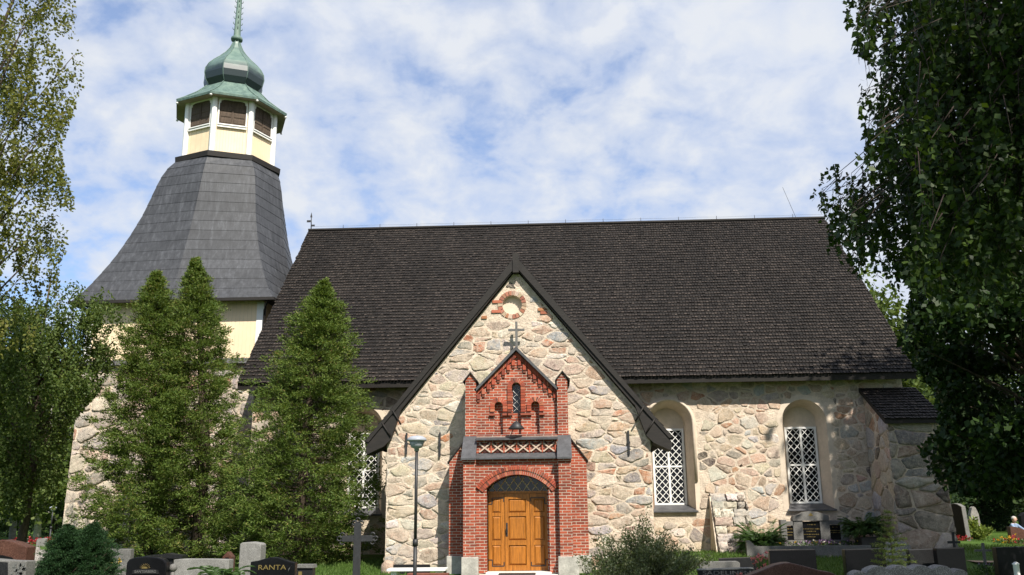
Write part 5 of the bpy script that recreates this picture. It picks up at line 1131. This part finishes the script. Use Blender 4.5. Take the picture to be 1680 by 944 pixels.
# iron cross
def iron_cross():
    Y = 21.5; a, b, top = at(554, 884, Y), at(618, 884, Y), at(586, 852, Y); xm = (a.x + b.x) / 2; zm = at(586, 884, Y).z; mb = MB(); w = .085
    mb.box(xm - w, xm + w, Y, Y + .06, -.1, top.z - .08); mb.box(a.x + .1, xm - w, Y + .003, Y + .057, zm - w * .8, zm + w * .8); mb.box(xm + w, b.x - .1, Y + .003, Y + .057, zm - w * .8, zm + w * .8)
    o = tag(build('grave_cross', mb, 'iron', base=(xm, Y, 0), bevel=.008), 'black iron cross with trefoil ends beside the broad arborvitae', 'cross')
    for cx, cz, dx, dz in ((a.x + .1, zm, -1, 0), (b.x - .1, zm, 1, 0), (xm, top.z - .09, 0, 1)):
        m = MB()
        for ox, oz in ((dx * .07, dz * .07), (dz * .08, dx * .08), (-dz * .08, -dx * .08)):
            m.tube([(cx + ox + .05 * math.cos(k * math.pi / 5), Y + .03, cz + oz + .05 * math.sin(k * math.pi / 5)) for k in range(11)], .018, 5)
        build('trefoil', m, 'iron', o)
iron_cross()
# in front of the porch wall
wb = MB(); a, b = at(637, 933, 22.6), at(733, 933, 22.6); wb.box(a.x, b.x, 22.3, 22.9, a.z - .05, a.z); wb.box(a.x + .1, a.x + .25, 22.4, 22.8, -.05, a.z - .05); wb.box(b.x - .25, b.x - .1, 22.4, 22.8, -.05, a.z - .05)
tag(build('low_bench', wb, 'white', base=((a.x + b.x) / 2, 22.6, 0), bevel=.006), 'low white plank bench left of the doorway behind the lamp post', 'bench')
slab('gravestone', 'low dark grey slab leaning at the porch wall above the white bench', [(645, 926.5), (705, 926.5)], 25.6, .12, 'dk_gr')
slab('gravestone', 'low rusty brown ledge below the white bench', [(667, 941.5), (735, 941.5)], 20.6, .3, 'rust')
rk = MB(); p = at(636, 922, 25.9); rk.rock(p.x, 25.95, p.z / 2 - .05, .17, .15, p.z / 2 + .08, random.Random(4), n=14, m=9, sq=.7, c=(.45, .32, .24)); tag(build('corner_boulder', rk, 'stone_clean', base=(p.x, 25.95, 0)), 'pinkish boulder at the foot of the porch corner', 'boulder')
def lamp(px, pyt, Y, label, hw, seed=0):
    p = at(px, pyt, Y); x, zt = p.x, p.z; zb = gz(x, Y); t = thing('street_lamp', label, 'lamp post', (x, Y, zb), 'churchyard lamps'); s = hw / .22
    pm = MB(); pm.tube([(x, Y, zb - .1), (x, Y, zb + .98)], .042, 10); pm.tube([(x, Y, zb + .96), (x, Y, zb + 1.10)], .058, 10); pm.tube([(x, Y, zb + 1.1), (x, Y, zt - .28 * s)], .034, 10); build('pole', pm, 'iron', t)
    hm = MB(); hm.lathe([(.05 * s, zt - .34 * s), (.055 * s, zt - .28 * s), (.12 * s, zt - .26 * s), (.175 * s, zt - .12 * s), (.17 * s, zt - .115 * s)], x, Y, 24); build('lamp_bowl', hm, 'metal', t)
    cm = MB(); cm.lathe([(.205 * s, zt - .125 * s), (.222 * s, zt - .10 * s), (.20 * s, zt - .055 * s), (.13 * s, zt - .015 * s), (.02 * s, zt)], x, Y, 24); build('lamp_hood', cm, 'metal', t)
lamp(684, 715, 20, 'slim lamp post with a domed metal head in front of the porch', .22)
lamp(87.5, 831, 52, 'far lamp post with a round head before the left wood', .2)
# right foreground
slab('gravestone', 'weathered grey gravestone low in the grass right of the leafy shrub', [(1148, 926), (1152, 923), (1160, 922), (1210, 921), (1214, 924)], 20, .2, 'grey_gr')
slab('gravestone', 'wide dark gravestone partly hidden by the weathered grey one', [(1180, 916.5), (1240, 914.5)], 22.5, .16, 'dk_gr')
g18 = slab('gravestone', 'dark engraved gravestone with a pale top edge below the weathered grey one', [(1146, 934.5), (1235, 932)], 17, .18, 'dk_gr')
panel('top_edge', g18, [(1145, 936), (1236, 933.5), (1235.5, 931.8), (1145.5, 934.2)], 17, 'lt_gr', .02, .22); text(g18, 'SADELINEN', 1192, 940, 17, 6, 'engr', 76)
slab('gravestone', 'brown granite gravestone with a low peaked top', [(1222, 947), (1250, 936), (1272, 927), (1286, 924), (1297, 923.5), (1320, 929), (1345, 936), (1362, 939), (1378, 946)], 13, .26, 'red_gr', bevel=.02)
g21 = slab('gravestone', 'black gravestone behind the peaked brown one', [(1262, 903), (1338, 901.5)], 20, .18, 'black_gr')
slab('gravestone', 'large black gravestone left of the young lime green spruce', [(1386, 902), (1452, 900)], 19, .22, 'black_gr')
def scallop():
    pr = []; Y = 12
    for a, b, yt in ((1398, 1424, 937), (1424, 1460, 929), (1460, 1494, 928), (1494, 1529, 927.5), (1529, 1563, 928), (1563, 1588, 934)):
        n = 9
        for k in range(n + 1 if b == 1588 else n): f = k / n; pr.append((a + (b - a) * f, yt + 9 * (1 - math.sin(math.pi * (.09 + .82 * f)))))
    return slab('gravestone', 'grey lichen covered gravestone with a scalloped top', pr, Y, .24, 'rock', bevel=.015)
scallop()
slab('gravestone', 'wide charcoal gravestone before the corner buttress', [(1491, 902), (1535, 900.5)], 18, .16, 'dk_gr'); slab('gravestone', 'black upright gravestone right of the wide charcoal one', [(1536, 900), (1582, 898.5)], 17.6, .18, 'black_gr')
rk = MB(); p = at(1473, 894, 24); rk.rock(p.x, 24, .05, .36, .22, max(.2, p.z), random.Random(14), n=14, m=8); tag(build('boulder', rk, 'rock', base=(p.x, 24, 0)), 'grey boulder behind the young spruce', 'boulder')
# wall monument
mo_ = thing('family_monument', 'grey stone monument with three black panels under the right window', 'monument', (X_at(1335, 31.4), 31.4, .28)); Ym = 31.35
def mpart(name, x0, y0, x1, y1, mat, Y=Ym, t=.3, prof=None):
    if prof: P = [at(x, y, Y) for x, y in prof]; pl = [(p.x, p.z) for p in P]
    else: a, b = at(x0, y1, Y), at(x1, y0, Y); pl = [(a.x, a.z), (b.x, a.z), (b.x, b.z), (a.x, b.z)]
    m = MB(); m.prism(pl, Y, Y + t); return build(name, m, mat, mo_, bevel=.01)
mpart('base', 1280, 886, 1394, 898, 'grey_gr', Ym - .08, .4)
mpart('pillar', 1303, 850, 1316, 886, 'grey_gr'); mpart('pillar', 1347.5, 850, 1360, 886, 'grey_gr'); mpart('end_post', 1283, 853, 1290, 886, 'grey_gr'); mpart('end_post', 1381, 850, 1391, 886, 'lt_gr')
li = mpart('lintel', 0, 0, 0, 0, 'grey_gr', Ym - .03, .35, [(1301, 855), (1360.5, 854.5), (1360, 846), (1350, 843.5), (1341, 840), (1330, 839), (1319, 840.5), (1311, 845), (1302, 847)])
panel('gilded_emblem', li, [(1326, 846), (1330, 841.5), (1334, 846), (1330, 847)], Ym - .03, 'gold'); 
for (x0, y0, x1, y1), rowsT in (((1316.5, 855.5, 1347, 886), [(1331, 861, 12), (1331, 868, 26), (1331, 872, 16), (1331, 877, 24), (1331, 881, 14)]), ((1290.5, 863.5, 1302.5, 886), [(1296, 868, 8), (1296, 873.5, 9), (1296, 878, 9)]), ((1360.5, 861.5, 1380.5, 886), [(1370, 865, 9), (1370, 870.5, 16), (1370, 874, 14)])):
    pn = mpart('black_panel', x0, y0, x1, y1, 'black_gr', Ym + .05, .2); m = MB(); rq = random.Random(int(x0))
    for cx, cy2, w_ in rowsT:
        x = cx - w_ / 2
        while x < cx + w_ / 2:
            a = at(x, cy2, Ym + .045); hh = rq.uniform(.018, .034); m.box(a.x, a.x + rq.uniform(.012, .03), Ym + .044, Ym + .05, a.z - hh / 2, a.z + hh / 2); x += rq.uniform(1.6, 2.6)
    build('gilded_lines', m, 'gold', pn)
mpart('side_cap', 1290.5, 855.5, 1302.5, 863, 'grey_gr'); mpart('side_cap', 1360.5, 854, 1380.5, 861, 'grey_gr')
kb = MB(); a, b = at(1242, 898, 29), at(1426, 893, 29); kb.box(a.x, b.x, 28.85, 29.0, .1, a.z + .03); kb.prism([(a.x - .34, a.z + .02), (a.x - .34, a.z + .2), (a.x - .24, a.z + .2), (a.x - .1, a.z + .06), (a.x - .001, a.z + .03), (a.x - .001, .1), (a.x - .34, .1)], 28.85, 29.0); tag(build('grave_kerb', kb, 'grey_gr', base=((a.x + b.x) / 2, 28.9, .2)), 'long grey kerb with a curled end in front of the wall monument', 'kerb')
flowers('purple and white flowers planted before the wall monument', 1342, 890, 30.7, 72, .75, .14, .03, ['purple', 'purple', 'purple', 'whitef', 'purple', 'yellowf'], 7, size=.055, green=900)
# pink flowers on stalks
def stalk(px, py, Y, label, seed, n):
    rs = np.random.RandomState(seed); c = at(px, py, Y); t = thing('flower_stalk', label, 'flowers', (c.x, Y, 0), 'pink flowers among the graves'); C = np.stack([c.x + rs.uniform(-.12, .12, n), Y + rs.uniform(-.08, .08, n), c.z - rs.random_sample(n) * .3], 1)
    m = MB()
    for q in C:
        P = np.repeat(q[None], 9, 0) + rs.normal(size=(9, 3)) * .004; leaf_mesh('bloom', P, rs.normal(size=(9, 3)), .036 * np.ones(9), .03 * np.ones(9), 'pink', t, rs)
    for q in C: m.tube([(c.x, Y, 0), ((c.x + q[0]) / 2, Y, q[2] * .6), tuple(q)], .004, 4)
    build('stems', m, 'twig', t, fix=False)
stalk(1246, 904, 15, 'pink flower stalks against the black gravestone', 3, 15); stalk(1210, 937, 14, 'short pink flower stalk in front of the engraved gravestone', 4, 5)
# right lawn
def turned(name, label, px, pyt, Y, w, d, rot, mats, taper=.85, cat='gravestone', point=.0):
    p = at(px, pyt, Y); h = p.z; m = MB(); hw, hd = w / 2, d / 2; zb = -.05
    pl = [(-hw, zb), (hw, zb), (hw * taper, h * (1 - point)), (hw * taper * .45, h * (1 - point * .2)), (0, h), (-hw * taper * .45, h * (1 - point * .2)), (-hw * taper, h * (1 - point))]
    m.prism(pl, -hd, hd); q = MB(); q.prism([(x * .93, max(.02, z * .985)) for x, z in pl], -hd - .006, -hd + .004); rt = Matrix.Rotation(rot, 4, 'Z')
    for mm in (m, q): mm.v = [tuple(rt @ Vector(v) + Vector((p.x, Y, 0))) for v in mm.v]
    o = tag(build(name, m, mats[0], base=(p.x, Y, 0), bevel=.015), label, cat)
    if len(mats) > 1: build('polished_face', q, mats[1], o)
    return o
turned('gravestone', 'tall black faced headstone seen edgewise at the buttress', 1568, 826, 43, .95, .26, -1.08, ['grey_gr', 'black_gr'], .8, point=.08)
turned('gravestone', 'pointed grey headstone behind the lime green bush', 1595, 831, 53, .66, .3, .1, ['rock'], .7, point=.25)
turned('gravestone', 'red granite headstone left of the lime green bush', 1584, 852, 50, .8, .3, .1, ['red_gr'], .95, point=.03)
turned('gravestone', 'tall dark headstone at the right edge near the kneeling person', 1680, 841, 42, .55, .25, .1, ['black_gr'], .9, point=.1)
slab('gravestone', 'brown headstone with a slanting pale top before the kneeling person', [(1657, 864.5), (1666, 864.5), (1690, 872)], 40, .3, 'red_gr')
ic = MB(); Yc = 24; a, b, top_, zc_ = at(1555, 890, Yc), at(1576, 890, Yc), at(1566, 873, Yc), at(1566, 890, Yc).z; xm = (a.x + b.x) / 2; ic.box(xm - .03, xm + .03, Yc, Yc + .04, -.05, top_.z); ic.box(a.x, xm - .03, Yc + .003, Yc + .037, zc_ - .03, zc_ + .03); ic.box(xm + .03, b.x, Yc + .003, Yc + .037, zc_ - .03, zc_ + .03)
tag(build('grave_cross', ic, 'iron', base=(xm, Yc, 0), bevel=.005), 'small black iron cross in front of the corner buttress', 'cross')
ic = MB(); Yc = 22; a, b, top_, zc_ = at(1600, 903.5, Yc), at(1627, 903.5, Yc), at(1613, 891, Yc), at(1613, 903.5, Yc).z; xm = at(1614, 900, Yc).x; ic.box(xm - .028, xm + .028, Yc, Yc + .05, -.05, top_.z); ic.box(a.x, xm - .028, Yc + .003, Yc + .047, zc_ - .022, zc_ + .022); ic.box(xm + .028, b.x, Yc + .003, Yc + .047, zc_ - .022, zc_ + .022)
tag(build('grave_cross', ic, 'grey_gr', base=(xm, Yc, 0), bevel=.004), 'thin grey cross on the lawn left of the right-hand black gravestone', 'cross')
slab('gravestone', 'black gravestone at the right edge beside the thin grey cross', [(1634, 898.5), (1700, 897)], 20, .2, 'black_gr')
gl_ = MB(); p = at(1666, 922, 19.6); gl_.lathe([(.07, 0), (.07, .03), (.055, .05), (.06, p.z - .06), (.075, p.z - .04), (.02, p.z)], p.x, 19.6, 10); tag(build('grave_lantern', gl_, 'white', base=(p.x, 19.6, 0)), 'small white lantern before the right edge black gravestone', 'lantern')
flowers('bed of red flowers at the foot of the tall black headstone', 1570, 884, 42, 60, .35, .2, .05, ['redf'], 8, size=.09, green=200)
flowers('yellow and red flowers on the grave before the kneeling person', 1655, 886, 39, 44, .34, .2, .06, ['yellowf', 'redf', 'redf', 'yellowf'], 9, size=.07, green=500)
flowers('dark leafy plant at the foot of the thin grey cross', 1621, 927, 21.4, 6, .15, .1, .03, ['purple'], 10, size=.04, green=400)
flowers('long bed of red flowers before the left wood', 80, 889, 50, 160, 1.1, .3, .10, ['redf'], 11, size=.12, green=900)
slab('gravestone', 'pale tilted headstone at the left wood edge', [(27, 889), (30, 884), (45, 884), (42, 889)], 48, .2, 'lt_gr'); slab('gravestone', 'small white headstone by the far red flower bed', [(60, 886), (62, 884), (74, 883), (75, 884)], 49, .2, 'lt_gr')
# kneeling person
def person():
    p = at(1659, 850, 42); zt = p.z; x, y = p.x, 42; s = .95
    V_ = [(0, 0, .42), (0, -.03, .62), (-.03, -.10, .80), (-.05, -.14, .92), (.17, -.1, .84), (.24, -.34, .66), (.16, -.52, .52), (-.22, -.1, .84), (-.28, -.32, .64), (-.18, -.5, .5), (.10, 0, .40), (.15, -.36, .34), (.14, -.05, .07), (.14, .1, .04), (-.10, 0, .40), (-.16, -.34, .30), (-.14, -.02, .07), (-.14, .12, .04)]
    E_ = [(0, 1), (1, 2), (2, 3), (2, 4), (4, 5), (5, 6), (2, 7), (7, 8), (8, 9), (0, 10), (10, 11), (11, 12), (12, 13), (0, 14), (14, 15), (15, 16), (16, 17)]
    R_ = [.16, .15, .17, .06, .075, .055, .04, .075, .055, .04, .11, .085, .06, .05, .11, .085, .06, .05]
    me = bpy.data.meshes.new('person'); me.from_pydata([(a * s, b * s, c * s) for a, b, c in V_], E_, []); ob = bpy.data.objects.new('person', me); COL.objects.link(ob)
    sk_ = ob.modifiers.new('s', 'SKIN'); sv = me.skin_vertices[0].data
    for v, r_ in zip(sv, R_): v.radius = (r_, r_)
    sv[0].use_root = True; ob.modifiers.new('u', 'SUBSURF').levels = 2; bpy.context.view_layer.update()
    m2 = bpy.data.meshes.new_from_object(ob.evaluated_get(bpy.context.evaluated_depsgraph_get())); bpy.data.objects.remove(ob)
    m2.materials.clear(); m2.materials.append(M['skin']); m2.materials.append(M['shirt']); m2.materials.append(M['trousers'])
    for f in m2.polygons:
        f.use_smooth = True; c = f.center; f.material_index = 2 if c.z < .46 and not (c.y < -.38 and c.z > .42) else (1 if c.z < .86 and not (c.y < -.44) else 0)
    zo = gz(x, y); o = put('person', m2, None, (x, y, zo)); o.rotation_euler = (0, 0, .6); tag(o, 'kneeling person in a blue shirt tending a grave at the right', 'person')
    h = MB(); h.lathe([(.02, .90), (.075, .93), (.098, 1.0), (.1, 1.06), (.085, 1.12), (.03, 1.16)], -.07, -.17, 14); h.rock(-.07, -.275, 1.02, .016, .025, .022, random.Random(1)); ho = build('head', h, 'skin', None); ho.parent = o
    hr = MB(); hr.lathe([(.104, 1.03), (.108, 1.08), (.09, 1.14), (.03, 1.175)], -.07, -.15, 14); hh = build('hair', hr, 'hair', None); hh.parent = o
person()
# a bird in the sky and grass on the open patches
rs = np.random.RandomState(77); P = []
def patch(x0, x1, y0, y1, n): P.append(np.stack([rs.uniform(x0, x1, n), rs.uniform(y0, y1, n)], 1))
patch(3, 11, 23, 31.6, 16000); patch(-8, -4, 22, 29, 8000); patch(11, 24, 28, 35, 9000); patch(16, 30, 42, 54, 9000); patch(-42, -22, 46, 52, 5000); patch(11, 17, 20, 25.5, 6000)
P = np.concatenate(P); P = np.column_stack([P, [gz(a, b) for a, b in P]]); n = len(P); d = rs.normal(size=(n, 3)) * .4; d[:, 2] = 1
o = leaf_mesh('grass', P, d, rs.uniform(.04, .13, n), rs.uniform(.012, .03, n), 'l_grass', None, rs); o['kind'] = 'stuff'; tag(o, 'short green grass between the graves and the church', 'grass')
